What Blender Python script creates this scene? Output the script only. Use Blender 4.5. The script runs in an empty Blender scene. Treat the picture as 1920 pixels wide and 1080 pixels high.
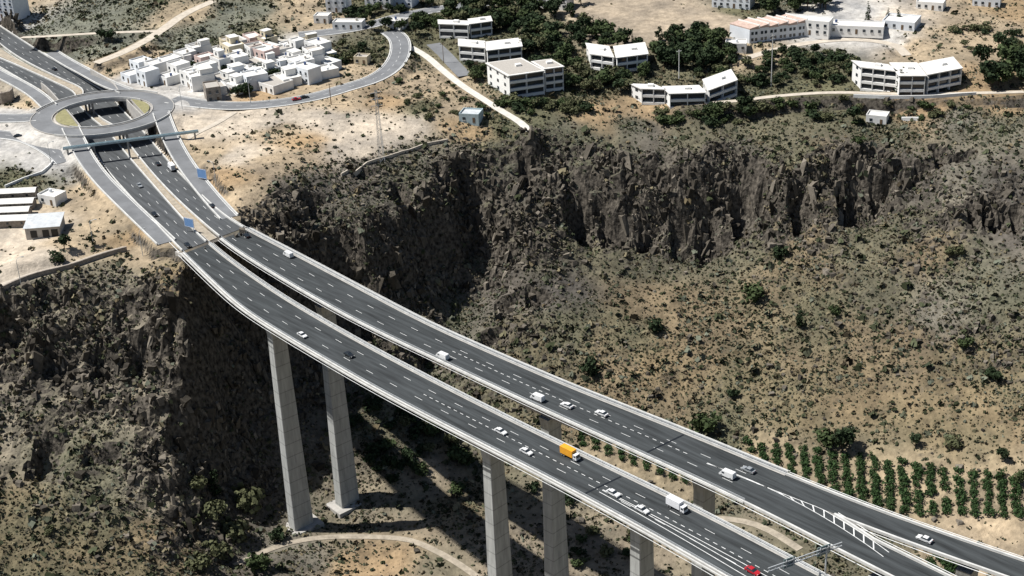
import bpy, math, random
import numpy as np

# ------------------------------------------------------------------ camera, sky, sun, exposure
sc = bpy.context.scene
COL = sc.collection
F = 2800.0                       # focal length in photograph pixels (1920 wide)
TH, ROLL, CAMH = math.radians(26.2), math.radians(2.9), 200.0
fw = np.array([0, math.cos(TH), -math.sin(TH)])
_u0 = np.cross([1.0, 0, 0], fw)
right = math.cos(ROLL) * np.array([1.0, 0, 0]) - math.sin(ROLL) * _u0
up = math.sin(ROLL) * np.array([1.0, 0, 0]) + math.cos(ROLL) * _u0
CAM = np.array([0.0, 0.0, CAMH])
from mathutils import Matrix, Vector
cd = bpy.data.cameras.new('camera')
cd.lens = 36.0 * F / 1920.0
cd.clip_start = 1.0
cd.clip_end = 20000.0
cam = bpy.data.objects.new('camera', cd)
COL.objects.link(cam)
cam.matrix_world = Matrix(((right[0], up[0], -fw[0], 0), (right[1], up[1], -fw[1], 0),
                           (right[2], up[2], -fw[2], CAMH), (0, 0, 0, 1)))
sc.camera = cam

SUN_EL = math.radians(57.0)
SUN_AZ = np.array([-0.998, 0.06])              # horizontal direction towards the sun
world = bpy.data.worlds.new('World')
sc.world = world
world.use_nodes = True
nt = world.node_tree
sky = nt.nodes.new('ShaderNodeTexSky')
sky.sky_type = 'NISHITA'
sky.sun_disc = False
sky.sun_elevation = SUN_EL
sky.sun_rotation = math.atan2(SUN_AZ[0], SUN_AZ[1])
nt.links.new(sky.outputs[0], nt.nodes['Background'].inputs[0])
nt.nodes['Background'].inputs[1].default_value = 0.05
sd = bpy.data.lights.new('sun', 'SUN')
sd.energy = 5.0
sd.angle = math.radians(0.53)
sd.color = (1.0, 0.975, 0.93)
sun = bpy.data.objects.new('sun', sd)
COL.objects.link(sun)
_s = Vector((SUN_AZ[0] * math.cos(SUN_EL), SUN_AZ[1] * math.cos(SUN_EL), math.sin(SUN_EL)))
sun.rotation_euler = _s.to_track_quat('Z', 'Y').to_euler()
sun.location = (-200, 500, 300)
sc.view_settings.view_transform = 'Standard'
sc.view_settings.look = 'None'
sc.view_settings.gamma = 1.0
sc.view_settings.exposure = 0.28
sc.render.engine = 'CYCLES'
sc.cycles.max_bounces = 5
sc.cycles.diffuse_bounces = 1

rng = np.random.default_rng(11)
random.seed(4)


def at(u, v, z=0.0):
    """survey point: where the sight line through photograph pixel (u, v) meets height z"""
    d = fw + right * (u - 960) / F + up * (540 - v) / F
    return CAM + d * ((z - CAMH) / d[2])


# ------------------------------------------------------------------ materials
def mat(name, col, rough=0.8, var=0.18, scale=0.6, bump=0.0, bscale=3.0, metallic=0.0, attr=None, spec=0.3, stretch=None):
    m = bpy.data.materials.new(name)
    m.use_nodes = True
    n, l = m.node_tree.nodes, m.node_tree.links
    b = n['Principled BSDF']
    b.inputs['Roughness'].default_value = rough
    b.inputs['Metallic'].default_value = metallic
    b.inputs['Specular IOR Level'].default_value = spec
    geo = n.new('ShaderNodeNewGeometry')
    src = geo.outputs['Position']
    if stretch:
        mpn = n.new('ShaderNodeMapping')
        mpn.vector_type = 'TEXTURE'
        mpn.inputs['Rotation'].default_value = (0, 0, stretch[0])
        mpn.inputs['Scale'].default_value = stretch[1]
        l.new(src, mpn.inputs['Vector'])
        src = mpn.outputs[0]
    nz = n.new('ShaderNodeTexNoise')
    nz.inputs['Scale'].default_value = scale
    nz.inputs['Detail'].default_value = 6
    nz.inputs['Roughness'].default_value = 0.65
    l.new(src, nz.inputs['Vector'])
    mr = n.new('ShaderNodeMapRange')
    mr.inputs[1].default_value = 0.3
    mr.inputs[2].default_value = 0.7
    mr.inputs[3].default_value = 1 - var
    mr.inputs[4].default_value = 1 + var
    l.new(nz.outputs['Fac'], mr.inputs[0])
    mx = n.new('ShaderNodeVectorMath')
    mx.operation = 'SCALE'
    if attr:
        a = n.new('ShaderNodeAttribute')
        a.attribute_name = attr
        l.new(a.outputs['Color'], mx.inputs[0])
    else:
        mx.inputs[0].default_value = col
    l.new(mr.outputs[0], mx.inputs['Scale'])
    l.new(mx.outputs[0], b.inputs['Base Color'])
    if bump > 0:
        n2 = n.new('ShaderNodeTexNoise')
        n2.inputs['Scale'].default_value = bscale
        n2.inputs['Detail'].default_value = 5
        l.new(src, n2.inputs['Vector'])
        bp = n.new('ShaderNodeBump')
        bp.inputs['Strength'].default_value = 1.0
        bp.inputs['Distance'].default_value = bump
        l.new(n2.outputs['Fac'], bp.inputs['Height'])
        l.new(bp.outputs[0], b.inputs['Normal'])
    return m


M = {
    'asphalt': mat('asphalt', (0.046, 0.051, 0.053), 0.85, 0.55, 0.7, 0.01, 6, stretch=(-0.823, (14, 1, 1))),
    'asphalt_old': mat('asphalt_old', (0.185, 0.19, 0.197), 0.9, 0.22, 0.12, 0.01, 6),
    'asphalt_mid': mat('worn_asphalt', (0.078, 0.083, 0.087), 0.88, 0.38, 0.7, 0.01, 6, stretch=(-0.96, (14, 1, 1))),
    'concrete': mat('concrete', (0.42, 0.40, 0.37), 0.85, 0.2, 0.5, 0.02, 4),
    'pier_concrete': mat('pier_concrete', (0.38, 0.385, 0.37), 0.9, 0.28, 0.9, 0.03, 2, stretch=(0, (1, 1, 9))),
    'parapet': mat('parapet', (0.58, 0.575, 0.55), 0.8, 0.2, 0.35),
    'paint': mat('road_paint', (0.72, 0.72, 0.70), 0.7, 0.25, 0.8),
    'steel': mat('galvanised_steel', (0.50, 0.52, 0.53), 0.5, 0.12, 1.0, metallic=0.3),
    'pale_blue': mat('pale_blue_paint', (0.44, 0.54, 0.57), 0.6, 0.12, 0.7),
    'white': mat('white_render', (0.84, 0.83, 0.80), 0.85, 0.08, 0.35),
    'white_cool': mat('bluish_white_render', (0.76, 0.79, 0.82), 0.85, 0.08, 0.35),
    'cream': mat('cream_render', (0.66, 0.58, 0.42), 0.85, 0.12, 0.35),
    'pink': mat('pink_render', (0.66, 0.50, 0.45), 0.85, 0.12, 0.35),
    'stone_wall': mat('stone_wall', (0.30, 0.26, 0.22), 0.9, 0.35, 1.2, 0.1, 2),
    'gravel_roof': mat('gravel_roof', (0.42, 0.39, 0.35), 0.95, 0.15, 1.5),
    'white_roof': mat('white_roof', (0.70, 0.68, 0.64), 0.9, 0.14, 0.5),
    'tile_roof': mat('tile_roof', (0.50, 0.37, 0.31), 0.9, 0.22, 0.9),
    'metal_roof': mat('metal_roof', (0.55, 0.57, 0.58), 0.5, 0.18, 0.5),
    'dark': mat('dark_opening', (0.015, 0.017, 0.02), 0.4, 0.1),
    'glass': mat('window_glass', (0.03, 0.04, 0.05), 0.08, 0.1, spec=0.6),
    'wood': mat('weathered_wood', (0.16, 0.11, 0.07), 0.9, 0.3, 1.5),
    'bark': mat('bark', (0.10, 0.075, 0.05), 0.95, 0.3, 3),
    'tyre': mat('tyre', (0.015, 0.015, 0.015), 0.9, 0.1),
    'car_white': mat('white_car_paint', (0.75, 0.75, 0.74), 0.3, 0.03, spec=0.5),
    'car_dark': mat('dark_car_paint', (0.02, 0.022, 0.026), 0.3, 0.03, spec=0.5),
    'car_red': mat('red_car_paint', (0.45, 0.02, 0.03), 0.3, 0.03, spec=0.5),
    'car_silver': mat('silver_car_paint', (0.42, 0.44, 0.45), 0.35, 0.03, metallic=0.4, spec=0.5),
    'car_blue': mat('blue_car_paint', (0.04, 0.08, 0.2), 0.3, 0.03, spec=0.5),
    'truck_orange': mat('orange_truck_paint', (0.80, 0.36, 0.03), 0.5, 0.08, 0.8),
    'truck_white': mat('white_truck_paint', (0.78, 0.78, 0.79), 0.5, 0.06, 0.8),
    'sign_blue': mat('blue_sign', (0.17, 0.31, 0.56), 0.5, 0.05),
    'sign_back': mat('sign_back', (0.16, 0.22, 0.22), 0.5, 0.15),
    'sign_white': mat('sign_lettering', (0.8, 0.8, 0.8), 0.5, 0.02),
    'lamp': mat('lamp_glass', (0.7, 0.7, 0.65), 0.2, 0.02),
    'lamp_red': mat('tail_lamp', (0.4, 0.02, 0.02), 0.2, 0.02),
    'scrub': mat('scrub_leaf', (0.1, 0.1, 0.06), 0.95, 0.25, 1.2, attr='tone', spec=0.05),
    'rock': mat('boulder_stone', (0.2, 0.18, 0.16), 0.95, 0.3, 0.9, 0.08, 3, attr='tone', spec=0.1),
    'leaf_dark': mat('dark_leaf', (0.030, 0.045, 0.022), 0.85, 0.45, 0.7, spec=0.1),
    'leaf_mid': mat('mid_leaf', (0.055, 0.075, 0.032), 0.85, 0.45, 0.7, spec=0.1),
    'leaf_olive': mat('olive_leaf', (0.10, 0.105, 0.055), 0.9, 0.4, 0.7, spec=0.1),
    'leaf_orchard': mat('orchard_leaf', (0.045, 0.08, 0.03), 0.85, 0.4, 0.9, spec=0.1),
    'grass_pad': mat('dry_grass', (0.27, 0.25, 0.13), 0.95, 0.25, 0.8),
    'soil': mat('pale_track', (0.52, 0.46, 0.38), 0.95, 0.2, 0.4),
    'pale_track': mat('pale_concrete_track', (0.62, 0.59, 0.53), 0.9, 0.15, 0.4),
    'dirt_track': mat('dirt_track', (0.37, 0.32, 0.25), 0.95, 0.3, 0.5),
    'water': mat('pool_water', (0.25, 0.50, 0.55), 0.1, 0.05),
}


_n, _l = M['pier_concrete'].node_tree.nodes, M['pier_concrete'].node_tree.links
_b = _n['Principled BSDF']
_src = _b.inputs['Base Color'].links[0].from_socket
_g, _sep, _mod, _gt, _mx = _n.new('ShaderNodeNewGeometry'), _n.new('ShaderNodeSeparateXYZ'), _n.new('ShaderNodeMath'), _n.new('ShaderNodeMapRange'), _n.new('ShaderNodeVectorMath')
_mod.operation = 'FLOORED_MODULO'
_mod.inputs[1].default_value = 4.6
_gt.inputs[1].default_value, _gt.inputs[2].default_value, _gt.inputs[3].default_value, _gt.inputs[4].default_value = 0.12, 0.4, 0.62, 1.0
_mx.operation = 'SCALE'
_l.new(_g.outputs['Position'], _sep.inputs[0])
_l.new(_sep.outputs['Z'], _mod.inputs[0])
_l.new(_mod.outputs[0], _gt.inputs[0])
_l.new(_src, _mx.inputs[0])
_l.new(_gt.outputs[0], _mx.inputs['Scale'])
_l.new(_mx.outputs[0], _b.inputs['Base Color'])


# ------------------------------------------------------------------ mesh helpers
class MB:
    def __init__(s):
        s.v, s.f, s.n = [], [], 0

    def add(s, v, f):
        v = np.asarray(v, float).reshape(-1, 3)
        s.v.append(v)
        s.f += [[i + s.n for i in q] for q in f]
        s.n += len(v)
        return s

    def box(s, c, d, rz=0.0):
        x, y, z = np.array(d) / 2.0
        v = np.array([[-x, -y, -z], [x, -y, -z], [x, y, -z], [-x, y, -z], [-x, -y, z], [x, -y, z], [x, y, z], [-x, y, z]])
        if rz:
            cc, ss = math.cos(rz), math.sin(rz)
            v = v @ np.array([[cc, ss, 0], [-ss, cc, 0], [0, 0, 1]])
        return s.add(v + np.array(c), [[0, 3, 2, 1], [4, 5, 6, 7], [0, 1, 5, 4], [1, 2, 6, 5], [2, 3, 7, 6], [3, 0, 4, 7]])

    def prism(s, poly, z0, z1, poly2=None):
        poly = np.asarray(poly, float)[:, :2]
        p2 = poly if poly2 is None else np.asarray(poly2, float)[:, :2]
        a = 0.5 * np.sum(poly[:, 0] * np.roll(poly[:, 1], -1) - np.roll(poly[:, 0], -1) * poly[:, 1])
        if a < 0:
            poly, p2 = poly[::-1], p2[::-1]
        n = len(poly)
        v = np.vstack([np.c_[poly, np.full(n, z0)], np.c_[p2, np.full(n, z1)]])
        return s.add(v, [list(range(n))[::-1], list(range(n, 2 * n))] + [[i, (i + 1) % n, n + (i + 1) % n, n + i] for i in range(n)])

    def tube(s, pts, r, k=6):
        pts = [Vector(p) for p in pts]
        rs = r if hasattr(r, '__len__') else [r] * len(pts)
        v = []
        for i, p in enumerate(pts):
            d = (pts[min(i + 1, len(pts) - 1)] - pts[max(i - 1, 0)]).normalized()
            q = d.to_track_quat('Z', 'X')
            for j in range(k):
                t = 2 * math.pi * j / k
                v.append(p + q @ Vector((rs[i] * math.cos(t), rs[i] * math.sin(t), 0)))
        f = [[i * k + j, i * k + (j + 1) % k, (i + 1) * k + (j + 1) % k, (i + 1) * k + j] for i in range(len(pts) - 1) for j in range(k)]
        f += [list(range(k))[::-1], [(len(pts) - 1) * k + j for j in range(k)]]
        return s.add([list(p) for p in v], f)

    def build(s, name, m, parent=None, origin=(0, 0, 0), smooth=False):
        me = bpy.data.meshes.new(name)
        v = np.vstack(s.v) - np.array(origin, float)
        me.from_pydata(v.tolist(), [], s.f)
        me.materials.append(M[m] if isinstance(m, str) else m)
        if smooth:
            me.shade_smooth()
        return link(name, me, parent)


def link(name, me, parent=None, loc=None):
    o = bpy.data.objects.new(name, me)
    COL.objects.link(o)
    if parent is not None:
        o.parent = parent
    if loc is not None:
        o.location = loc
    return o


def tag(o, label, cat, group=None):
    o['label'] = label
    o['category'] = cat
    if group:
        o['group'] = group
    return o


def thing(name, label, cat, loc=(0, 0, 0), rz=0.0, group=None):
    o = bpy.data.objects.new(name, None)
    COL.objects.link(o)
    o.location = [float(x) for x in loc]
    o.rotation_euler[2] = rz
    o.empty_display_size = 0.5
    return tag(o, label, cat, group)


def structure(o):
    o['kind'] = 'structure'
    return o


def stuff(o, label=None, cat=None):
    o['kind'] = 'stuff'
    if label:
        tag(o, label, cat)
    return o


def big_mesh(name, v, f, m, tone=None, smooth=False):
    """fast mesh from numpy arrays; f is (n, 3) or (n, 4)"""
    me = bpy.data.meshes.new(name)
    k = f.shape[1]
    me.vertices.add(len(v))
    me.vertices.foreach_set('co', np.ascontiguousarray(v, dtype=np.float32).ravel())
    me.loops.add(f.size)
    me.loops.foreach_set('vertex_index', np.ascontiguousarray(f, dtype=np.int32).ravel())
    me.polygons.add(len(f))
    me.polygons.foreach_set('loop_start', np.arange(0, f.size, k, dtype=np.int32))
    me.polygons.foreach_set('loop_total', np.full(len(f), k, dtype=np.int32))
    if tone is not None:
        a = me.attributes.new('tone', 'FLOAT_COLOR', 'POINT')
        a.data.foreach_set('color', np.c_[tone, np.ones(len(v))].astype(np.float32).ravel())
    me.update(calc_edges=True)
    me.validate()
    if smooth:
        me.shade_smooth()
    else:
        me.shade_flat()
    me.materials.append(m)
    return link(name, me)


# ------------------------------------------------------------------ road alignments (world curves)
AX = np.array([0.68, -0.7332])
AX /= np.linalg.norm(AX)
BX = np.array([-AX[1], AX[0]])
LO = [(0, 127), (33, 147), (58, 162), (83, 173), (103, 188), (160, 255), (182, 300), (212, 337), (260, 387), (300, 430), (345, 475), (427, 560), (475, 597), (560, 643), (667, 710), (767, 763), (883, 823), (960, 859), (1093, 927), (1193, 983), (1293, 1040), (1360, 1080)]
LI = [(0, 110), (33, 123), (75, 142), (107, 157), (222, 270), (250, 305), (295, 355), (337, 405), (385, 457), (440, 497), (507, 547), (570, 583), (635, 620), (690, 653), (800, 710), (900, 760), (1033, 827), (1160, 887), (1253, 930), (1340, 973), (1460, 1040), (1527, 1073)]
RI = [(0, 83), (33, 110), (83, 135), (107, 145), (245, 275), (275, 315), (312, 357), (355, 397), (410, 447), (460, 482), (525, 520), (600, 565), (700, 620), (830, 677), (933, 730), (1033, 773), (1160, 833), (1270, 880), (1360, 923), (1427, 953), (1520, 1005)]
RO = [(40, 75), (75, 98), (110, 118), (150, 145), (197, 172), (280, 260), (322, 312), (355, 342), (390, 380), (430, 420), (485, 440), (540, 472), (600, 502), (700, 556), (800, 610), (900, 653), (1040, 716), (1147, 757), (1260, 800), (1343, 837), (1420, 868), (1527, 913), (1593, 940), (1680, 973), (1813, 1017), (1913, 1050)]
FL = [(1500, 935), (1590, 976), (1680, 1010), (1780, 1043), (1863, 1073)]      # left edge of the exit ramp
FM = [(1500, 933), (1590, 976), (1657, 1020), (1720, 1080)]                     # right edge of the main line past the fork


def curve(pts, bw=24.0):
    w = np.array([at(u, v, 0)[:2] for u, v in pts])
    a0, b0 = w @ AX, w @ BX

    def f(a):
        a = np.atleast_1d(np.asarray(a, float))
        ac = np.clip(a, a0.min(), a0.max())
        out = np.empty_like(ac)
        for i, x in enumerate(ac):
            k = np.exp(-0.5 * ((a0 - x) / bw) ** 2) + 1e-6
            mx, my = (k * a0).sum() / k.sum(), (k * b0).sum() / k.sum()
            sl = (k * (a0 - mx) * (b0 - my)).sum() / ((k * (a0 - mx) ** 2).sum() + 1e-6)
            out[i] = my + sl * (a[i] - mx)
        return out
    return f


cLO, cLI, cRI, cRO = curve(LO), curve(LI, 20), curve(RI, 20), curve(RO, 18)
cFL, cFM = curve(FL, 15), curve(FM, 15)


def lerp_pts(ca, cb, t, a, off=0.0):
    """points across a carriageway: fraction t from edge ca to edge cb, plus off metres"""
    b = ca(a) * (1 - t) + cb(a) * t + off
    return np.outer(a, AX) + np.outer(b, BX)


# ------------------------------------------------------------------ terrain
CT = [
 # plateau
 (0,0,16),(300,0,13),(600,0,10),(900,0,8),(1200,0,8),(1500,0,8),(1900,0,6),(200,80,6),(400,60,8),(100,40,4),(30,58,1),(90,88,1.2),(150,122,2),(-20,160,1),(40,188,3),(120,106,1.5),(-40,120,0),(20,45,2),
 (100,200,5),(250,190,6),(400,180,5),(500,120,6),(620,100,6),(800,100,4),(900,150,2),(985,190,1),(1150,120,3),
 (1280,190,-1),(1450,100,3),(1690,165,0),(1850,150,2),(360,240,5),(420,290,3),(480,260,4),(600,240,3),(700,250,1),(850,235,0),
 # rim
 (480,395,-2),(560,357,-2),(640,322,-2),(720,290,-2),(800,270,-2),(870,256,-3),(1000,248,-4),(1200,225,-6),(1400,205,-6),(1650,225,-8),(1900,190,-4),
 # west of the viaduct
 (60,330,2),(30,290,4),(160,340,0),(220,430,-1),(80,430,-2),(20,480,-3),(240,465,-3),(300,482,-3),(120,505,-3),(0,538,-3),(345,500,-4),
 # west hillside
 (0,600,-13),(150,600,-15),(280,590,-15),(0,700,-26),(150,700,-27),(280,690,-27),(0,800,-36),(150,800,-38),(290,800,-40),
 (0,900,-45),(150,900,-47),(290,900,-51),(0,1000,-51),(150,1000,-55),(300,980,-58),(0,1080,-55),(150,1080,-59),(330,1070,-66),
 (335,560,-9),(330,650,-21),(325,760,-36),(312,880,-50),(308,950,-57),
 # gorge north, cliff top and foot
 (850,340,-13),(900,325,-13),(885,425,-31),(868,485,-41),(835,535,-46),
 (850,620,-54),(950,560,-47),(1000,480,-38),(950,430,-30),(930,660,-58),(790,690,-66),
 (1000,300,-12),(1100,300,-13),(1200,310,-14),(1300,310,-14),(1400,310,-16),(1000,420,-29),(1100,440,-37),(1200,450,-39),(1300,430,-37),(1400,400,-33),
 (1250,260,-9),(1480,330,-16),(1500,400,-30),(1560,400,-28),(1600,290,-11),(1620,400,-31),(1700,300,-13),(1720,360,-22),(1800,270,-10),
 (1830,380,-22),(1850,430,-30),(1920,300,-12),(1920,430,-29),
 # talus and valley floor
 (1250,560,-50),(1250,700,-62),(1500,560,-48),(1500,700,-60),(1850,560,-42),(1850,700,-56),(1100,640,-56),(1050,720,-64),(1250,800,-70),
 (1500,800,-68),(1850,820,-64),(1450,840,-72),(1900,900,-68),(1700,960,-74),(1500,950,-77),(1350,960,-78),(1100,900,-76),(1000,900,-77),
 (1100,1000,-78),(900,800,-74),(800,830,-76),(800,900,-78),(860,945,-80),(900,1057,-80),(700,1060,-79),(557,985,-78),(635,950,-80),
 (500,1040,-73),(1200,1080,-80),(1500,1080,-80),(1900,1080,-78),
]
cp = [at(u, v, z) for u, v, z in CT]
# foot of the west spur's shaded east face, and the ground under the viaduct (world points)
for (u, v, z), dx, dz in [((335,560,-9),9,-30),((330,650,-21),10,-33),((325,760,-36),11,-28),((312,880,-50),13,-20),((308,950,-57),14,-14),((345,500,-4),13,-34)]:
    p = at(u, v, z)
    cp.append(p + np.array([dx, -3, dz]))
for u, v in [(480,395),(520,375),(560,357),(600,339),(640,322),(680,306),(720,290),(760,279)]:
    p = at(u, v, -2)
    for k_, (o_, z_) in enumerate([(9, -7), (17, -11), (24, -15), (34, -44), (43, -52)] if u > 590 else [(5, -7), (10, -12), (15, -17), (21, -46), (30, -58)]):
        cp.append(np.array([p[0] + .64 * o_, p[1] - .77 * o_, z_ * (1.0 if k_ < 3 else 1.0)]))
cp += [np.array(p, float) for p in [(-90,408,-72),(-92,430,-60),(-78,438,-64),(-60,436,-70),(-86,452,-52),(-66,450,-66),(-52,455,-64),(-40,430,-73),(-20,400,-77)]]
cp += [np.array(p, float) for p in [(0,250,-80),(0,150,-76),(-200,250,-58),(200,200,-74),(0,0,-65),(-300,0,-45),(300,0,-62),(0,-300,-60),(-500,-300,-40),(500,-300,-50),
       (-400,1000,20),(0,1000,12),(400,1000,10),(-400,550,6),(-400,350,-20),(400,600,0),(400,400,-40),(-900,600,15),(900,600,5),(0,1800,25),(-1500,1800,30),(1500,1800,20)]]
cp = np.array(cp)


def rbf_fit(xy, z):
    d = np.sqrt(((xy[:, None] - xy[None]) ** 2).sum(-1) + 9.0)
    n = len(xy)
    Amat = np.zeros((n + 1, n + 1))
    Amat[:n, :n] = -d + np.eye(n) * 1.0
    Amat[:n, n] = Amat[n, :n] = 1
    return np.linalg.solve(Amat, np.r_[z, 0])


RW = rbf_fit(cp[:, :2], cp[:, 2])


def rbf(x, y):
    out = np.full(x.shape, RW[-1])
    for i in range(len(cp)):
        out -= RW[i] * np.sqrt((x - cp[i, 0]) ** 2 + (y - cp[i, 1]) ** 2 + 9.0)
    return out


def vnoise(x, y, seed):
    xi, yi = np.floor(x).astype(np.int64), np.floor(y).astype(np.int64)
    fx, fy = x - xi, y - yi
    fx, fy = fx * fx * (3 - 2 * fx), fy * fy * (3 - 2 * fy)

    def h(a, b):
        k = (a * 374761393 + b * 668265263 + seed * 974634541) & 0x7fffffff
        k = ((k ^ (k >> 13)) * 1274126177) & 0x7fffffff
        return ((k ^ (k >> 16)) & 0xffff) / 65535.0
    return (h(xi, yi) * (1 - fx) + h(xi + 1, yi) * fx) * (1 - fy) + (h(xi, yi + 1) * (1 - fx) + h(xi + 1, yi + 1) * fx) * fy


def fbm(x, y, wl, oct=4, seed=1, ridge=False):
    o, amp, tot = 0, 1.0, 0
    for k in range(oct):
        n = vnoise(x / wl + 17.3 * k, y / wl - 9.1 * k, seed + k)
        n = 1 - 2 * abs(n - 0.5) if ridge else n
        o = o + amp * (n - 0.5)
        tot += amp
        amp *= 0.55
        wl *= 0.5
    return o / tot


RES = 1.05
xs = np.arange(-300, 300.01, RES)
ys = np.arange(225, 830.01, RES)
grow = np.cumsum(3.0 * 1.28 ** np.arange(24))
xs = np.r_[-300 - grow[::-1], xs, 300 + grow]
ys = np.r_[225 - grow[::-1], ys, 830 + grow]
GX, GY = np.meshgrid(xs, ys)
GZ = rbf(GX, GY)
gy_, gx_ = np.gradient(GZ, ys, xs)
SLOPE = np.sqrt(gx_ ** 2 + gy_ ** 2)
rug = np.clip((SLOPE - 0.32) / 0.75, 0, 1)
gorge = np.clip((-3 - GZ) / 6, 0, 1)
# broken rock: ribs, ledges and hollows, strongest where it is steep
GZ += rug * (9.0 * fbm(GX * 0.9 + GZ * 0.3, GY * 0.9, 19, 5, 3, True) + 4.2 * fbm(GX * 1.6, GY + GZ * 0.4, 7.5, 4, 9, True) + 3.2 * fbm(GX, GY, 3.6, 2, 19))
GZ += gorge * (3.4 * fbm(GX, GY, 32, 4, 21) + 1.3 * fbm(GX, GY, 7, 3, 31, True))
GZ += (1 - gorge) * (1.1 * fbm(GX, GY, 42, 4, 41) + 0.25 * fbm(GX, GY, 6, 3, 51))
led = np.sin((GZ + 4 * fbm(GX, GY, 40, 3, 77)) * 2 * math.pi / 9.0) * 0.6 * rug
GZ += led
# hollows carved to darken the rock: steep west wall casts shade, open to the east (u, v, z, half width, half depth, metres)
for u, v, z, hw_, hd_, dp_ in [(1000,330,-16,5,7,7),(1075,345,-17,5,6,6),(1100,380,-24,7,6,10),(1160,400,-28,8,5,9),(1230,390,-26,8,6,9),(1290,370,-22,7,7,9),(1345,350,-18,8,8,10),(1395,330,-16,5,7,8),
        (1500,360,-20,4,7,9),(1590,345,-18,5,8,11),(1620,330,-16,6,7,11),(1660,320,-15,5,4,7),(1690,300,-12,7,3,6),(1740,310,-14,5,3,5),(1770,290,-12,4,4,6),(1810,285,-11,5,3,5),(1830,395,-24,2.2,4,6),(1852,400,-25,2.2,4,6),(1872,402,-25,2,4,6),(1892,404,-25,2.2,4,6),(1912,404,-25,2.2,4,6),(1440,345,-19,4,6,7),(1540,340,-18,3,5,6),(1560,310,-13,5,4,6),(830,330,-10,4,5,5),(760,360,-10,6,4,6),(690,340,-7,6,3,4),(880,395,-26,5,6,7),
        (600,395,-9,6,4,5),(540,420,-8,4,4,5),(960,570,-48,7,5,6),(1010,560,-47,6,4,6),(930,640,-56,6,4,5),
        (285,630,-17,9,5,8),(210,660,-21,9,4,6),(120,670,-22,9,4,6),(100,835,-40,6,5,6),(30,610,-14,6,4,5),(85,890,-46,6,3,5),(185,850,-42,6,3,4),(330,610,-15,4,5,6),(60,560,-8,8,3,4),(250,560,-9,6,3,3)]:
    p = at(u, v, z)
    dx = (GX - p[0] + 1.5 * fbm(GX, GY, 7, 2, 151) * 2) / hw_
    dy = (GY - p[1] + 2.5 * fbm(GX, GY, 6, 2, 161) * 2) / hd_
    west = np.clip((dx + 1) / 0.28, 0, 1)
    east = np.clip((1 - dx) / 1.3, 0, 1)
    GZ -= dp_ * west * east * np.clip(1.25 - dy * dy, 0, 1)


def seg_dist(px, py, line):
    """distance to a polyline and the height of its nearest point"""
    best = np.full(px.shape, 1e9)
    bz = np.zeros(px.shape)
    for (x0, y0, z0), (x1, y1, z1) in zip(line[:-1], line[1:]):
        dx, dy = x1 - x0, y1 - y0
        t = np.clip(((px - x0) * dx + (py - y0) * dy) / (dx * dx + dy * dy + 1e-9), 0, 1)
        d = np.hypot(px - x0 - t * dx, py - y0 - t * dy)
        k = d < best
        best = np.where(k, d, best)
        bz = np.where(k, z0 + t * (z1 - z0), bz)
    return best, bz


def smooth_line(pts, step=4.0, it=3):
    p = np.array(pts, float)
    for _ in range(it):                                   # Chaikin corner cutting
        q = 0.75 * p[:-1] + 0.25 * p[1:]
        r = 0.25 * p[:-1] + 0.75 * p[1:]
        p = np.vstack([p[:1], np.stack([q, r], 1).reshape(-1, p.shape[1]), p[-1:]])
    d = np.r_[0, np.cumsum(np.linalg.norm(np.diff(p[:, :2], axis=0), axis=1))]
    s = np.linspace(0, d[-1], max(3, int(d[-1] / step)))
    return np.stack([np.interp(s, d, p[:, k]) for k in range(p.shape[1])], 1)


def flatten(line, half, soft, drop=0.3):
    global GZ
    x0, x1, y0, y1 = line[:, 0].min() - half - soft, line[:, 0].max() + half + soft, line[:, 1].min() - half - soft, line[:, 1].max() + half + soft
    i0, i1 = np.searchsorted(xs, [x0, x1])
    j0, j1 = np.searchsorted(ys, [y0, y1])
    sl = (slice(j0, j1 + 1), slice(i0, i1 + 1))
    d, z = seg_dist(GX[sl], GY[sl], line)
    w = np.clip(1 - (d - half) / soft, 0, 1)
    w = w * w * (3 - 2 * w)
    GZ[sl] = GZ[sl] * (1 - w) + (z - drop) * w


def pxline(pts, step=4.0):
    return smooth_line([at(*p) for p in pts], step)


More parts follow.
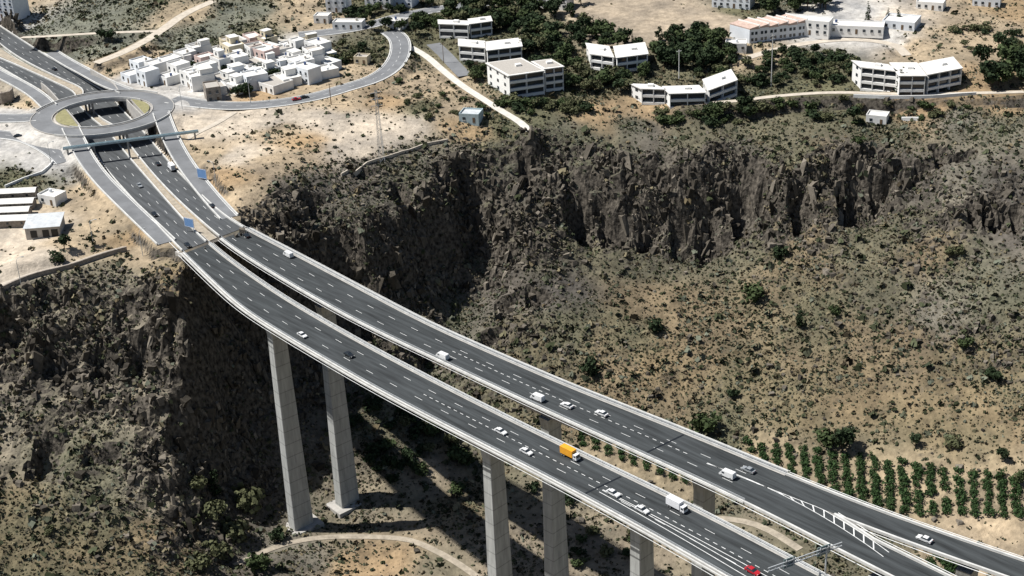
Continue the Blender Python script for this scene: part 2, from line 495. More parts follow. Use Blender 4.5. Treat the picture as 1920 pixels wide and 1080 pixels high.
# minor roads: name, label-free centre lines (u, v, z), half width
ROADS = {
 'link_road': (pxline([(322,186,6.3),(380,196,6),(450,200,5.6),(530,193,5.5),(600,180,5.5),(650,164,6),(700,150,6.5),(735,128,6.5),(752,100,6.5),(750,72,6.5),(730,58,6.5)]), 4.2, 'asphalt_old'),
 'upper_road': (pxline([(560,66,8),(640,58,8),(700,46,8),(760,28,8),(840,14,8),(930,4,8)]), 4.5, 'asphalt_old'),
 'west_road': (pxline([(-80,216,6),(0,222,6.2),(40,222,6.3),(72,219,6.4)]), 4.5, 'asphalt_old'),
 'farm_road': (pxline([(-60,246,5),(0,252,5),(50,258,5),(85,274,4.5),(112,292,4),(122,304,3.5)]), 3.6, 'asphalt_old'),
 'villa_road': (pxline([(812,82,4),(832,100,3.6),(852,122,3),(872,142,2.5)]), 3.2, 'asphalt_old'),
 'pale_track': (pxline([(770,88,5),(800,105,4),(830,132,2.5),(865,160,1.5),(905,185,0.8),(940,208,-0.5),(975,228,-1.5),(993,246,-2.5)]), 1.7, 'pale_track'),
 'hill_track': (pxline([(180,118,7),(240,95,8),(300,60,9.5),(345,25,11),(400,2,13)]), 2.6, 'soil'),
 'cross_track': (pxline([(40,70,6),(90,68,8),(180,62,8.5),(300,58,9.5)]), 1.6, 'soil'),
 'terrace_track': (pxline([(1280,195,-1),(1360,192,-0.5),(1450,180,0),(1560,172,0),(1660,176,0),(1760,176,0),(1920,172,0)]), 1.5, 'soil'),
 'yard_track': (pxline([(1390,112,2.5),(1440,96,3),(1510,80,4),(1600,72,4),(1680,82,3.5),(1700,104,2.5)]), 2.2, 'soil'),
 'shed_track': (pxline([(-20,545,-3),(60,515,-3),(130,500,-3),(190,478,-3),(235,466,-3)]), 2.2, 'soil'),
 'valley_track': (pxline([(440,1060,-74),(520,1022,-77),(600,1006,-78.6),(700,1006,-79),(765,1010,-79),(800,1024,-79),(850,1050,-79.5),(900,1085,-80)]), 1.2, 'dirt_track'),
 'river_track': (pxline([(1020,880,-77),(1080,925,-77.5),(1160,960,-78),(1260,975,-78.5),(1360,970,-78.5),(1430,985,-78.5),(1500,1030,-79)]), 1.4, 'dirt_track'),
 'sand_track': (pxline([(330,275,4),(365,250,4.6),(400,235,4.8),(440,210,5.2)]), 1.4, 'soil'),
}
for n_, (ln, hw, _) in ROADS.items():
    flatten(ln, hw + 0.8, 5.0, 0.12)
# roundabout platform, then the motorway cutting through it
RC = np.array([-160.0, 570.6])
RR = 24.0
t_ = np.linspace(0, 2 * math.pi, 65)
ring = np.c_[RC[0] + RR * 1.0 * np.cos(t_), RC[1] + RR * 0.93 * np.sin(t_), np.full(65, 6.4)]
flatten(ring, 7.5, 6.0, 0.15)
flatten(np.array([[RC[0] - 8, RC[1], 6.4], [RC[0] + 8, RC[1], 6.4]]), 17.0, 3.0, 0.2)
RAMP_R = pxline([(302,212,6.4),(312,240,6.2),(325,270,4.8),(345,305,3),(372,342,1.2),(400,376,0.15),(430,408,0.02)])
RAMP_L = pxline([(132,240,6.4),(146,268,6.0),(162,300,4.6),(190,337,3),(225,372,1.6),(270,415,0.5),(312,455,0.05)])
RAMP_RN = pxline([(238,172,6.4),(200,158,5.5),(165,138,3.5),(130,120,1.5),(95,98,0.1)])
RAMP_LN = pxline([(92,200,6.4),(72,180,5.4),(40,160,3.2),(0,140,1.0),(-40,118,0.1)])
for r_ in (RAMP_R, RAMP_L, RAMP_RN, RAMP_LN):
    flatten(r_, 3.6, 3.5, 0.15)
am = np.arange(-900, -398, 4.0)
mid = lerp_pts(cLI, cRI, 0.5, am)
lw = lerp_pts(cLO, cLI, 0.5, am)
rw = lerp_pts(cRI, cRO, 0.5, am)
for ln in (mid, lw, rw):
    flatten(np.c_[ln, np.zeros(len(ln))], 5.6 if ln is not mid else 3.0, 1.5, 0.14)


def ground(x, y):
    """terrain height by bilinear lookup"""
    x, y = np.atleast_1d(np.asarray(x, float)), np.atleast_1d(np.asarray(y, float))
    i = np.clip(np.searchsorted(xs, x) - 1, 0, len(xs) - 2)
    j = np.clip(np.searchsorted(ys, y) - 1, 0, len(ys) - 2)
    tx = np.clip((x - xs[i]) / (xs[i + 1] - xs[i]), 0, 1)
    ty = np.clip((y - ys[j]) / (ys[j + 1] - ys[j]), 0, 1)
    return GZ[j, i] * (1 - tx) * (1 - ty) + GZ[j, i + 1] * tx * (1 - ty) + GZ[j + 1, i] * (1 - tx) * ty + GZ[j + 1, i + 1] * tx * ty


def hit(u, v):
    """survey point on the terrain itself: march the sight line until it meets the ground"""
    d = fw + right * (u - 960) / F + up * (540 - v) / F
    t = np.arange(250, 1400, 1.0)
    p = CAM + t[:, None] * d
    below = p[:, 2] < ground(p[:, 0], p[:, 1])
    k = int(np.argmax(below)) if below.any() else len(t) - 1
    a, b = t[max(k - 1, 0)], t[k]
    for _ in range(12):
        m = (a + b) / 2
        q = CAM + m * d
        if q[2] < ground(q[0], q[1])[0]:
            b = m
        else:
            a = m
    q = CAM + b * d
    return np.array([q[0], q[1], ground(q[0], q[1])[0]])


# ground colours by survey point: (u, v, class)
PAL = {  # albedo, scrub density per m2, scrub tone set
 'tan': ((0.36,0.285,0.195), 0.10), 'sand': ((0.47,0.405,0.325), 0.02), 'slope': ((0.178,0.139,0.089), 0.85), 'olive': ((0.125,0.115,0.078), 0.95),
 'rock': ((0.115,0.103,0.088), 0.5), 'field': ((0.155,0.158,0.125), 0.3), 'brownfield': ((0.34,0.28,0.21), 0.0), 'garden': ((0.118,0.112,0.068), 0.5),
 'grass': ((0.215,0.165,0.10), 0.8), 'floor': ((0.225,0.188,0.138), 0.3), 'dryrock': ((0.235,0.205,0.155), 0.6), 'orch': ((0.28,0.225,0.15), 0.08), 'paved': ((0.46,0.44,0.41), 0.0), 'orange': ((0.33,0.235,0.14), 0.14), 'grey': ((0.165,0.15,0.12), 0.8),
}
CC = [(0,0,'tan'),(20,40,'paved'),(60,60,'field'),(150,30,'field'),(250,20,'field'),(120,90,'field'),(200,75,'field'),(350,20,'tan'),(260,105,'tan'),(330,85,'field'),(400,60,'field'),(450,20,'field'),(550,15,'tan'),(320,115,'orange'),(220,120,'tan'),
 (280,140,'paved'),(400,130,'paved'),(500,110,'paved'),(580,90,'paved'),(460,70,'garden'),(650,90,'garden'),(660,130,'tan'),(700,100,'garden'),(620,40,'tan'),(700,15,'garden'),(780,60,'garden'),
 (350,180,'paved'),(480,180,'orange'),(560,175,'tan'),(640,190,'tan'),(420,225,'sand'),(500,215,'sand'),(580,220,'sand'),(640,240,'sand'),(700,240,'sand'),(760,240,'sand'),(650,280,'sand'),(520,245,'tan'),(560,265,'orange'),(460,290,'sand'),(520,300,'tan'),(420,330,'orange'),(450,370,'tan'),(400,290,'tan'),
 (760,180,'tan'),(800,200,'garden'),(850,200,'tan'),(730,190,'orange'),(880,240,'orange'),(920,235,'garden'),(820,150,'tan'),
 (1000,210,'garden'),(1080,200,'garden'),(1120,215,'orange'),(1220,210,'orange'),(1050,150,'garden'),(1150,150,'garden'),(950,60,'garden'),(900,110,'garden'),(1000,60,'garden'),
 (1120,30,'brownfield'),(1200,20,'brownfield'),(1300,25,'brownfield'),(1230,60,'brownfield'),(1350,45,'brownfield'),(1180,55,'brownfield'),(1400,20,'garden'),(1300,100,'garden'),(1420,110,'tan'),(1500,130,'garden'),(1550,160,'garden'),(1450,160,'garden'),
 (1550,70,'paved'),(1650,70,'paved'),(1600,25,'paved'),(1700,40,'sand'),(1750,90,'tan'),(1800,60,'tan'),(1850,40,'tan'),(1900,20,'orange'),(1820,170,'orange'),(1880,190,'orange'),(1750,200,'orange'),(1600,200,'garden'),(1480,185,'garden'),(1700,210,'orange'),
 (1350,215,'olive'),(1450,220,'olive'),(1550,230,'olive'),(1650,240,'olive'),(1200,245,'rock'),(1050,260,'rock'),(1300,250,'olive'),(1800,230,'grey'),(1900,240,'grey'),
 (600,370,'rock'),(700,330,'rock'),(800,310,'rock'),(900,290,'rock'),(650,430,'rock'),(750,450,'rock'),(560,400,'rock'),(950,350,'rock'),(1000,300,'rock'),(1100,350,'rock'),(1200,350,'rock'),(1300,350,'rock'),(1400,330,'rock'),(1500,300,'olive'),(1600,350,'rock'),(1700,320,'rock'),(1800,330,'grey'),(1880,400,'rock'),(1450,280,'olive'),(1550,330,'slope'),
 (900,470,'olive'),(1000,450,'olive'),(1100,470,'olive'),(950,540,'rock'),(1050,560,'rock'),(880,600,'rock'),(1200,480,'olive'),(1300,470,'olive'),(1400,450,'olive'),(1500,440,'slope'),(1600,460,'olive'),(1700,430,'olive'),(1750,480,'slope'),(1850,500,'grey'),(1800,560,'grey'),(1650,560,'olive'),(1500,520,'slope'),
 (1200,580,'slope'),(1300,600,'slope'),(1150,660,'slope'),(1250,680,'grass'),(1400,620,'slope'),(1400,720,'grass'),(1550,640,'slope'),(1600,740,'grass'),(1700,650,'slope'),(1800,700,'grass'),(1880,760,'grass'),(1000,660,'slope'),(1050,620,'olive'),(1750,600,'grey'),(1500,770,'grass'),(1350,800,'slope'),(1750,800,'grass'),(1100,760,'slope'),
 (1450,850,'orch'),(1550,880,'orch'),(1700,900,'orch'),(1880,940,'orch'),(1200,850,'orch'),(1350,960,'floor'),(1100,1000,'floor'),(1000,930,'floor'),(1150,960,'floor'),(1420,1000,'floor'),(1600,1000,'olive'),(1850,1000,'tan'),(1250,920,'orch'),
 (800,900,'floor'),(700,960,'floor'),(780,960,'floor'),(640,1000,'floor'),(570,1030,'grey'),(700,1050,'orange'),(830,1050,'floor'),(900,1060,'floor'),(1180,1070,'floor'),(860,940,'slope'),(750,780,'olive'),(880,830,'olive'),
 (80,480,'sand'),(200,420,'tan'),(240,440,'orange'),(180,360,'tan'),(40,330,'garden'),(80,300,'paved'),(60,440,'sand'),(20,500,'sand'),(120,460,'tan'),(280,470,'tan'),(20,270,'paved'),(60,190,'tan'),(20,210,'paved'),
 (50,580,'dryrock'),(150,560,'dryrock'),(250,540,'dryrock'),(320,540,'grass'),(50,660,'dryrock'),(180,680,'dryrock'),(280,660,'dryrock'),(60,780,'dryrock'),(200,800,'dryrock'),(280,780,'dryrock'),(100,880,'dryrock'),(250,900,'dryrock'),(60,950,'grass'),(150,1000,'grass'),(60,1050,'grass'),(250,1020,'grass'),(330,1040,'slope'),(420,1050,'rock'),(400,800,'rock'),(450,900,'rock'),(370,650,'rock'),(600,600,'rock'),(600,480,'rock'),(440,520,'rock')]
cw = np.array([hit(u, v)[:2] for u, v, _ in CC])
ca = np.array([PAL[c][0] for _, _, c in CC])
cden = np.array([PAL[c][1] for _, _, c in CC])
ALB = np.zeros(GX.shape + (3,))
DEN = np.zeros(GX.shape)
WS = np.zeros(GX.shape)
wx = GX + 14 * fbm(GX, GY, 26, 4, 61)
wy = GY + 14 * fbm(GX, GY, 26, 4, 71)
for k in range(len(cw)):
    w = 1.0 / ((wx - cw[k, 0]) ** 2 + (wy - cw[k, 1]) ** 2 + 4.0) ** 2.2
    WS += w
    ALB += w[..., None] * ca[k]
    DEN += w * cden[k]
ALB /= WS[..., None]
DEN /= WS
# bare earth, dry grass and stone in patches
pat = fbm(GX, GY, 11, 5, 81)[..., None]
ALB *= 1 + 1.1 * pat * np.array([1.0, 0.95, 0.85])
gp = np.clip(3.2 * fbm(GX, GY, 34, 4, 171) + 0.15, 0, 1)[..., None] * np.clip(DEN / 0.5, 0, 1)[..., None] * 0.75
ALB = ALB * (1 - gp) + np.array([0.118, 0.118, 0.074]) * gp
DEN = DEN * (1 + 0.8 * gp[..., 0])
ALB = np.clip(ALB, 0.03, 0.7)

ny, nx = GX.shape
JX = GX + (1.3 * rug) * fbm(GX, GY, 4, 2, 101) * 2
JY = GY + (1.3 * rug) * fbm(GX, GY, 4, 2, 111) * 2
idx = np.arange(nx * ny).reshape(ny, nx)
quads = np.stack([idx[:-1, :-1], idx[:-1, 1:], idx[1:, 1:], idx[1:, :-1]], -1).reshape(-1, 4)

tm = mat('terrain_ground', (0.3, 0.25, 0.2), 0.95, 0.30, 0.35, 0.35, 0.9, attr='tone', spec=0.1)
n_, l_ = tm.node_tree.nodes, tm.node_tree.links
bs = n_['Principled BSDF']
old = bs.inputs['Base Color'].links[0].from_socket
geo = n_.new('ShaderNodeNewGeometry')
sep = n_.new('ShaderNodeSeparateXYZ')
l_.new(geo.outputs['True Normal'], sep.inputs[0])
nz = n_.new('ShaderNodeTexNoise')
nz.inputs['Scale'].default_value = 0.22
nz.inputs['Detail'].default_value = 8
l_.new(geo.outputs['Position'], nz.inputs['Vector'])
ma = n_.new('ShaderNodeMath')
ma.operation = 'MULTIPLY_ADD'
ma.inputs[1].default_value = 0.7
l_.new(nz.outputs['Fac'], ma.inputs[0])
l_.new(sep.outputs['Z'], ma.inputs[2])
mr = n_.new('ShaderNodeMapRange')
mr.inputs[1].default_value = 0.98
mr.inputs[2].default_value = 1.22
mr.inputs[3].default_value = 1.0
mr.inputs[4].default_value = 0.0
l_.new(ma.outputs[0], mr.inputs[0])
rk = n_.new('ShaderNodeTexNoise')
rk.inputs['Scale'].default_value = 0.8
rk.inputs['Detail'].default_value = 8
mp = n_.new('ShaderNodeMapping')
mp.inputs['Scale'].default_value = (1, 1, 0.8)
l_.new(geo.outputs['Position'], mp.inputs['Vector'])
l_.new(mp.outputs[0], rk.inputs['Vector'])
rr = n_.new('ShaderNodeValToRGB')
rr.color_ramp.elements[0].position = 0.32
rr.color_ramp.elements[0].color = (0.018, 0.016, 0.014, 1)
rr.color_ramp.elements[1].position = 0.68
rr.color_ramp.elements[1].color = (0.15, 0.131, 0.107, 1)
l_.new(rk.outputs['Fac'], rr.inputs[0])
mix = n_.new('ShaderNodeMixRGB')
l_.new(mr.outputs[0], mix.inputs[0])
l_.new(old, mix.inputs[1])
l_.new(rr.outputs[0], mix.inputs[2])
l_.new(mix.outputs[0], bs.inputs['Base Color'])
ter = big_mesh('terrain', np.stack([JX, JY, GZ], -1).reshape(-1, 3), quads, tm, ALB.reshape(-1, 3))
structure(ter)


# ------------------------------------------------------------------ roads and viaducts
def sweep(profile_fn, n, closed=True):
    """profile_fn(i) -> (k, 3) points; joins successive profiles"""
    P = [np.asarray(profile_fn(i), float) for i in range(n)]
    k = len(P[0])
    v = np.vstack(P)
    f = []
    for i in range(n - 1):
        for j in range(k if closed else k - 1):
            a, b = i * k + j, i * k + (j + 1) % k
            f.append([a, b, b + k, a + k])
    if closed:
        f += [list(range(k))[::-1], [(n - 1) * k + j for j in range(k)]]
    return v, f


def line_frame(xy):
    d = np.gradient(xy, axis=0)
    d /= np.linalg.norm(d, axis=1)[:, None]
    return np.c_[-d[:, 1], d[:, 0]]          # left-hand normals


def ribbon(ln, off0, off1, dz):
    nrm = line_frame(ln[:, :2])
    n = len(ln)
    z = ln[:, 2] + dz
    return sweep(lambda i: [(*(ln[i, :2] + nrm[i] * off0), z[i]), (*(ln[i, :2] + nrm[i] * off1), z[i])], n, False)


def beam(ln, off, w, h, dz):
    """a swept rectangular bar w wide and h high whose underside is dz above the line"""
    nrm = line_frame(ln[:, :2])

    def pr(i):
        a, b = ln[i, :2] + nrm[i] * (off - w / 2), ln[i, :2] + nrm[i] * (off + w / 2)
        z = ln[i, 2] + dz
        return [(*a, z), (*b, z), (*b, z + h), (*a, z + h)]
    return sweep(pr, len(ln))


def dashes(mb, ln, on, gap, w, dz, off=0.0):
    d = np.r_[0, np.cumsum(np.linalg.norm(np.diff(ln[:, :2], axis=0), axis=1))]
    nrm = line_frame(ln[:, :2])
    s = 0.0
    while s + on < d[-1]:
        q = []
        for t in (s, s + on):
            c = np.array([np.interp(t, d, ln[:, k]) for k in range(3)])
            nn = np.array([np.interp(t, d, nrm[:, k]) for k in range(2)])
            q.append((*(c[:2] + nn * (off - w / 2)), c[2] + dz))
            q.append((*(c[:2] + nn * (off + w / 2)), c[2] + dz))
        mb.add(q, [[0, 2, 3, 1]])
        s += on + gap


def z3(xy, z=0.0):
    return np.c_[xy, np.full(len(xy), z)]


def rail(ln, off, name, parent, org, posts=4.0):
    """steel crash rail on posts"""
    mb = MB()
    mb.add(*beam(ln, off, 0.16, 0.32, 0.5))
    r = mb.build(name, 'steel', parent, org)
    pm = MB()
    nrm = line_frame(ln[:, :2])
    d = np.r_[0, np.cumsum(np.linalg.norm(np.diff(ln[:, :2], axis=0), axis=1))]
    for s in np.arange(0, d[-1], posts):
        c = np.array([np.interp(s, d, ln[:, k]) for k in range(3)])
        nn = np.array([np.interp(s, d, nrm[:, k]) for k in range(2)])
        pm.box((*(c[:2] + nn * off), c[2] + 0.3), (0.1, 0.1, 0.6))
    stuff(pm.build('rail_posts', 'steel', r))
    return r


A0 = -398.0
PIER_A = [-342.0, -243.5, -193.0, -140.0]


def girder_depth(a):
    d = 2.6
    for p, amp, wd in zip(PIER_A, (2.6, 2.6, 1.2, 1.0), (26, 26, 18, 18)):
        d += amp * np.exp(-((a - p) / wd) ** 2)
    return d


def viaduct(label, cl, cr, a1, piers, outer_left):
    av = np.r_[np.arange(A0, a1, 3.0), a1]
    Lp, Rp = lerp_pts(cl, cr, 0, av), lerp_pts(cl, cr, 1, av)
    org = np.array([*((Lp[0] + Rp[0]) / 2), -1.0])
    root = thing('viaduct', label, 'viaduct', org, 0, 'pair of motorway viaducts')
    n = len(av)
    dp = girder_depth(av)

    def pr(i):
        l, r = Lp[i], Rp[i]
        g = lambda t, z: (*(l * (1 - t) + r * t), z)
        return [g(0.005, -0.02), g(0.995, -0.02), g(0.995, -0.45), g(0.76, -0.8), g(0.72, -dp[i]), g(0.28, -dp[i]), g(0.24, -0.8), g(0.005, -0.45)]
    mb = MB()
    v, f = sweep(pr, n)
    mb.add(v, [q[::-1] for q in f])
    mb.build('deck_girder', 'concrete', root, org)
    mb = MB()
    mb.add(*sweep(lambda i: [(*(Lp[i] * .97 + Rp[i] * .03), 0.0), (*(Lp[i] * .03 + Rp[i] * .97), 0.0)], n, False))
    mb.build('carriageway', 'asphalt', root, org)
    w = np.linalg.norm(Rp - Lp, axis=1)
    for k, s in ((0, 1), (1, -1)):
        ln = z3(Lp if k == 0 else Rp)
        mb = MB()
        mb.add(*beam(ln, -0.25 * s, 0.5, 0.75 if True else 0.5, -0.3))
        mb.build('parapet', 'parapet', root, org)
        tr = MB()
        tr.add(*beam(ln, -0.12 * s, 0.10, 0.10, 1.0))
        tr.add(*beam(ln, -0.12 * s, 0.07, 0.07, 0.72))
        hr = tr.build('hand_rail', 'steel', root, org)
        pm = MB()
        nrm = line_frame(ln[:, :2])
        d = np.r_[0, np.cumsum(np.linalg.norm(np.diff(ln[:, :2], axis=0), axis=1))]
        for q in np.arange(0, d[-1], 2.5):
            c = np.array([np.interp(q, d, ln[:, j]) for j in range(3)])
            nn = np.array([np.interp(q, d, nrm[:, j]) for j in range(2)])
            pm.box((*(c[:2] - nn * 0.12 * s), 0.72), (0.08, 0.08, 0.55))
        stuff(pm.build('rail_posts', 'steel', hr, ))
        pm_o = hr.children[0]
        pm_o.data.transform(Matrix.Translation(Vector((-org[0], -org[1], -org[2]))))
        if (k == 0) == outer_left:                        # walkway strip with a crash rail on the outer side
            mb = MB()
            mb.add(*beam(ln, -1.15 * s, 0.30, 0.42, 0.004))
            mb.build('barrier', 'parapet', root, org)
        else:
            mb = MB()
            mb.add(*beam(ln, -0.75 * s, 0.22, 0.40, 0.004))
            mb.build('barrier', 'parapet', root, org)
    for nm, off, c in (('edge_line', 2.0, 0), ('edge_line', 1.5, 1)):
        if not outer_left:
            off = 3.5 - off
        ln = z3(Lp) if c == 0 else z3(Rp)
        mb = MB()
        s = -1 if c == 0 else 1
        mb.add(*ribbon(ln, s * (off - 0.08), s * (off + 0.08), 0.006))
        mb.build(nm, 'paint', root, org)
    return root, org, av, Lp, Rp


def pier(root, org, p, tang, top, base):
    """tapered box pier with a flared head; p = centre, tang = deck direction"""
    nr = np.array([-tang[1], tang[0]])
    mb = MB()
    prev = None
    H_ = top - base

    def ringpts(z, wt, wl):
        c = 0.18
        pts = []
        for sx, sy in ((-1, -1), (1, -1), (1, 1), (-1, 1)):
            for (ex, ey) in (((wt - c), wl), (wt, (wl - c))) if sx * sy < 0 else ((wt, (wl - c)), ((wt - c), wl)):
                q = p + nr * sx * ex / 1.0 + tang * sy * ey / 1.0
                pts.append((*q, z))
        return pts
    zs = [(base, 3.5, 2.1), (base + H_ * 0.5, 2.9, 1.85), (top - 3, 2.4, 1.6), (top, 2.9, 1.8)]
    P = [np.array(ringpts(z, a, b)) for z, a, b in zs]
    ctr = P[0].mean(0)
    order = np.argsort(np.arctan2(P[0][:, 1] - ctr[1], P[0][:, 0] - ctr[0]))
    P = [q[order] for q in P]
    v, f = sweep(lambda i: P[i], len(P))
    mb.add(v, f)
    pr_ = mb.build('pier', 'pier_concrete', root, org)
    fb = MB()
    q = p
    foot = [q + nr * sx * 6.0 + tang * sy * 4.2 for sx, sy in ((-1, -1), (1, -1), (1, 1), (-1, 1))]
    fb.prism(foot, base - 5, base + 0.5)
    fb.build('pier_footing', 'concrete', pr_, org)
    return pr_


cFarR = lambda a: cRO(a)
near, n_org, n_av, nL, nR = viaduct('nearer curved concrete viaduct carrying the trucks, with lit tall piers in front', cLO, cLI, -95.0, PIER_A, True)
far, f_org, f_av, fL, fR = viaduct('farther curved concrete viaduct, splitting into two branches at the lower right', cRI, cRO, -176.0, PIER_A, False)


def add_piers(root, org, cl, cr, al, t=0.5):
    for a in al:
        c = lerp_pts(cl, cr, t, np.array([a - 2, a, a + 2]))
        tg = (c[2] - c[0]) / np.linalg.norm(c[2] - c[0])
        base = ground(c[1][0], c[1][1])[0]
        pier(root, org, c[1], tg, -girder_depth(a) + 0.05, base)


add_piers(near, n_org, cLO, cLI, PIER_A)
add_piers(far, f_org, cRI, cRO, PIER_A[:3], 0.42)

# far viaduct beyond the fork: main-line branch and exit branch, and the gore between them
bav = np.r_[np.arange(-176.0, -60, 3.0)]
for nm, cl, cr in (('branch_girder', cRI, lambda a: np.maximum(cFM(a), cRI(a) + 8.0)), ('branch_girder', lambda a: np.minimum(cFL(a) + 0.0, cRO(a) - 7.0), cRO)):
    Lp, Rp = lerp_pts(cl, cr, 0, bav), lerp_pts(cl, cr, 1, bav)
    zb = 0.0 if cl is cRI else -0.012
    mb = MB()

    def pr(i):
        l, r = Lp[i], Rp[i]
        g = lambda t, z: (*(l * (1 - t) + r * t), z + zb)
        return [g(0, -0.02), g(1, -0.02), g(1, -0.45), g(0.76, -0.8), g(0.72, -2.2), g(0.28, -2.2), g(0.24, -0.8), g(0, -0.45)]
    v, f = sweep(pr, len(bav))
    mb.add(v, [q[::-1] for q in f])
    bg = mb.build(nm, 'concrete', far, f_org)
    mb = MB()
    mb.add(*sweep(lambda i: [(*(Lp[i] * .985 + Rp[i] * .015), zb), (*(Lp[i] * .015 + Rp[i] * .985), zb)], len(bav), False))
    mb.build('carriageway', 'asphalt', bg, f_org)
    for k, s in ((0, 1), (1, -1)):
        ln = z3(Lp if k == 0 else Rp, zb)
        inner_side = (cl is cRI and k == 1) or (cl is not cRI and k == 0)
        if inner_side:
            ln = ln[bav > -160]
        mb = MB()
        mb.add(*beam(ln, -0.25 * s, 0.5, 0.75, -0.3))
        mb.build('parapet', 'parapet', bg, f_org)
        mb = MB()
        mb.add(*ribbon(ln, -s * 1.4, -s * 1.62, 0.006))
        mb.build('edge_line', 'paint', bg, f_org)
# piers of the two branches
for a, cl, cr in ((-140.0, cRI, cFM), (-128.0, cFL, cRO)):
    add_piers(far, f_org, cl, cr, [a])

# lane markings
mb = MB()
ln = z3(lerp_pts(cLO, cLI, 0.52, np.arange(-270, -96, 2.0)))
dashes(mb, ln, 1.2, 1.2, 0.17, 0.006)
stuff(mb.build('dotted_lane_line', 'paint', near, n_org))
mb = MB()
for t in (0.34, 0.66):
    dashes(mb, z3(lerp_pts(cLO, cLI, t + (0.0 if t < .5 else 0.05), np.arange(-396, -96, 2.0))), 3.0, 7.5, 0.13, 0.006)
stuff(mb.build('lane_dashes', 'paint', near, n_org))
mb = MB()
dashes(mb, z3(lerp_pts(cRI, cRO, 0.50, np.arange(-282, -196, 2.0))), 1.2, 1.2, 0.17, 0.006)
stuff(mb.build('dotted_lane_line', 'paint', far, f_org))
mb = MB()
for t in (0.30, 0.64):
    dashes(mb, z3(lerp_pts(cRI, cRO, t, np.arange(-396, -178, 2.0))), 3.0, 7.5, 0.13, 0.006)
stuff(mb.build('lane_dashes', 'paint', far, f_org))
# gore hatching where the far viaduct forks
ga = np.arange(-193, -139.9, 2.0)
wR = lambda a: cRO(a) - cRI(a)
kk = lambda a: np.clip((np.asarray(a) + 193) / 30, 0, 1)
gl = lambda a: (cRI(a) + 0.47 * wR(a)) * (1 - kk(a)) + (cFM(a) - 2.3) * kk(a)
gr = lambda a: (cRI(a) + 0.49 * wR(a)) * (1 - kk(a)) + (np.minimum(cFM(a), cFL(a)) - 0.15) * kk(a)
pt = lambda a, b: a * AX + float(np.atleast_1d(b)[0]) * BX
for fn in (gl, gr):
    mb = MB()
    mb.add(*ribbon(z3(np.array([pt(a, fn(a)) for a in ga])), -0.09, 0.09, 0.012))
    mb.build('gore_line', 'paint', far, f_org)
mb = MB()
for a in np.arange(-180, -142, 3.0):
    p, q = pt(a, gl(a)), pt(a - 1.8, gr(a - 1.8))
    d = (q - p) / np.linalg.norm(q - p)
    nn = np.array([-d[1], d[0]]) * 0.14
    mb.add([(*(p - nn), 0.016), (*(p + nn), 0.016), (*(q + nn), 0.016), (*(q - nn), 0.016)], [[0, 1, 2, 3]])
stuff(mb.build('gore_hatching', 'paint', far, f_org))
# merge wedge on the near viaduct at the lower right
mb = MB()
ga = np.arange(-204, -140, 2.0)
for f0, f1 in ((0.30, 0.17), (0.38, 0.30), (0.40, 0.44)):
    p = np.array([lerp_pts(cLO, cLI, f0 + (f1 - f0) * (a + 204) / 64, np.array([a]))[0] for a in ga])
    mb.add(*ribbon(z3(p), -0.09, 0.09, 0.010))
mb.build('gore_line', 'paint', near, n_org)
# expansion joints
for root, org, cl, cr, a in ((near, n_org, cLO, cLI, -206.0), (far, f_org, cRI, cRO, -207.0)):
    p, q = lerp_pts(cl, cr, 0.08, np.array([a]))[0], lerp_pts(cl, cr, 0.94, np.array([a + 1.5]))[0]
    d = (q - p) / np.linalg.norm(q - p)
    nn = np.array([-d[1], d[0]]) * 0.28
    mb = MB()
    mb.add([(*(p - nn), 0.020), (*(p + nn), 0.020), (*(q + nn), 0.020), (*(q - nn), 0.020)], [[0, 3, 2, 1]])
    mb.build('expansion_joint', 'dark', root, org)
# abutment wall where both decks leave the plateau
p0, p1 = lerp_pts(cLO, cLI, 0, np.array([A0]))[0], lerp_pts(cRI, cRO, 1, np.array([A0]))[0]
d = (p1 - p0) / np.linalg.norm(p1 - p0)
nn = np.array([-d[1], d[0]])
if nn @ AX > 0:
    nn = -nn
mb = MB()
mb.prism([p0 - d, p1 + d, p1 + d + nn * 4, p0 - d + nn * 4], -11.0, -0.25)
ab = mb.build('abutment_wall', 'concrete', None, (*p0, -11.0))
ab.location = (*p0, -11.0)
tag(ab, 'concrete abutment under the start of both viaducts at the cliff edge', 'abutment')

# the motorway on the ground
ama = np.arange(-900, A0 + 0.1, 4.0)


def motorway(name, cl, cr, tl, tr):
    Lp, Rp = lerp_pts(cl, cr, 0, ama), lerp_pts(cl, cr, 1, ama)
    mb = MB()
    mb.add(*sweep(lambda i: [(*Lp[i], 0.0), (*Rp[i], 0.0)], len(ama), False))
    road = structure(mb.build(name, 'asphalt_mid'))
    for k, s in ((0, -1), (1, 1)):
        mb = MB()
        ln = z3(Lp if k == 0 else Rp)
        mb.add(*ribbon(ln, s * 0.9, s * 1.12, 0.006))
        mb.build('edge_line', 'paint', road)
        mb = MB()
        mb.add(*beam(ln, -s * 0.1, 0.45, 0.7, -0.1))
        mb.build('barrier', 'parapet', road)
    mb = MB()
    for t in (tl, tr):
        dashes(mb, z3(lerp_pts(cl, cr, t, ama)), 3.0, 7.5, 0.13, 0.006)
    stuff(mb.build('lane_dashes', 'paint', road))
    return road


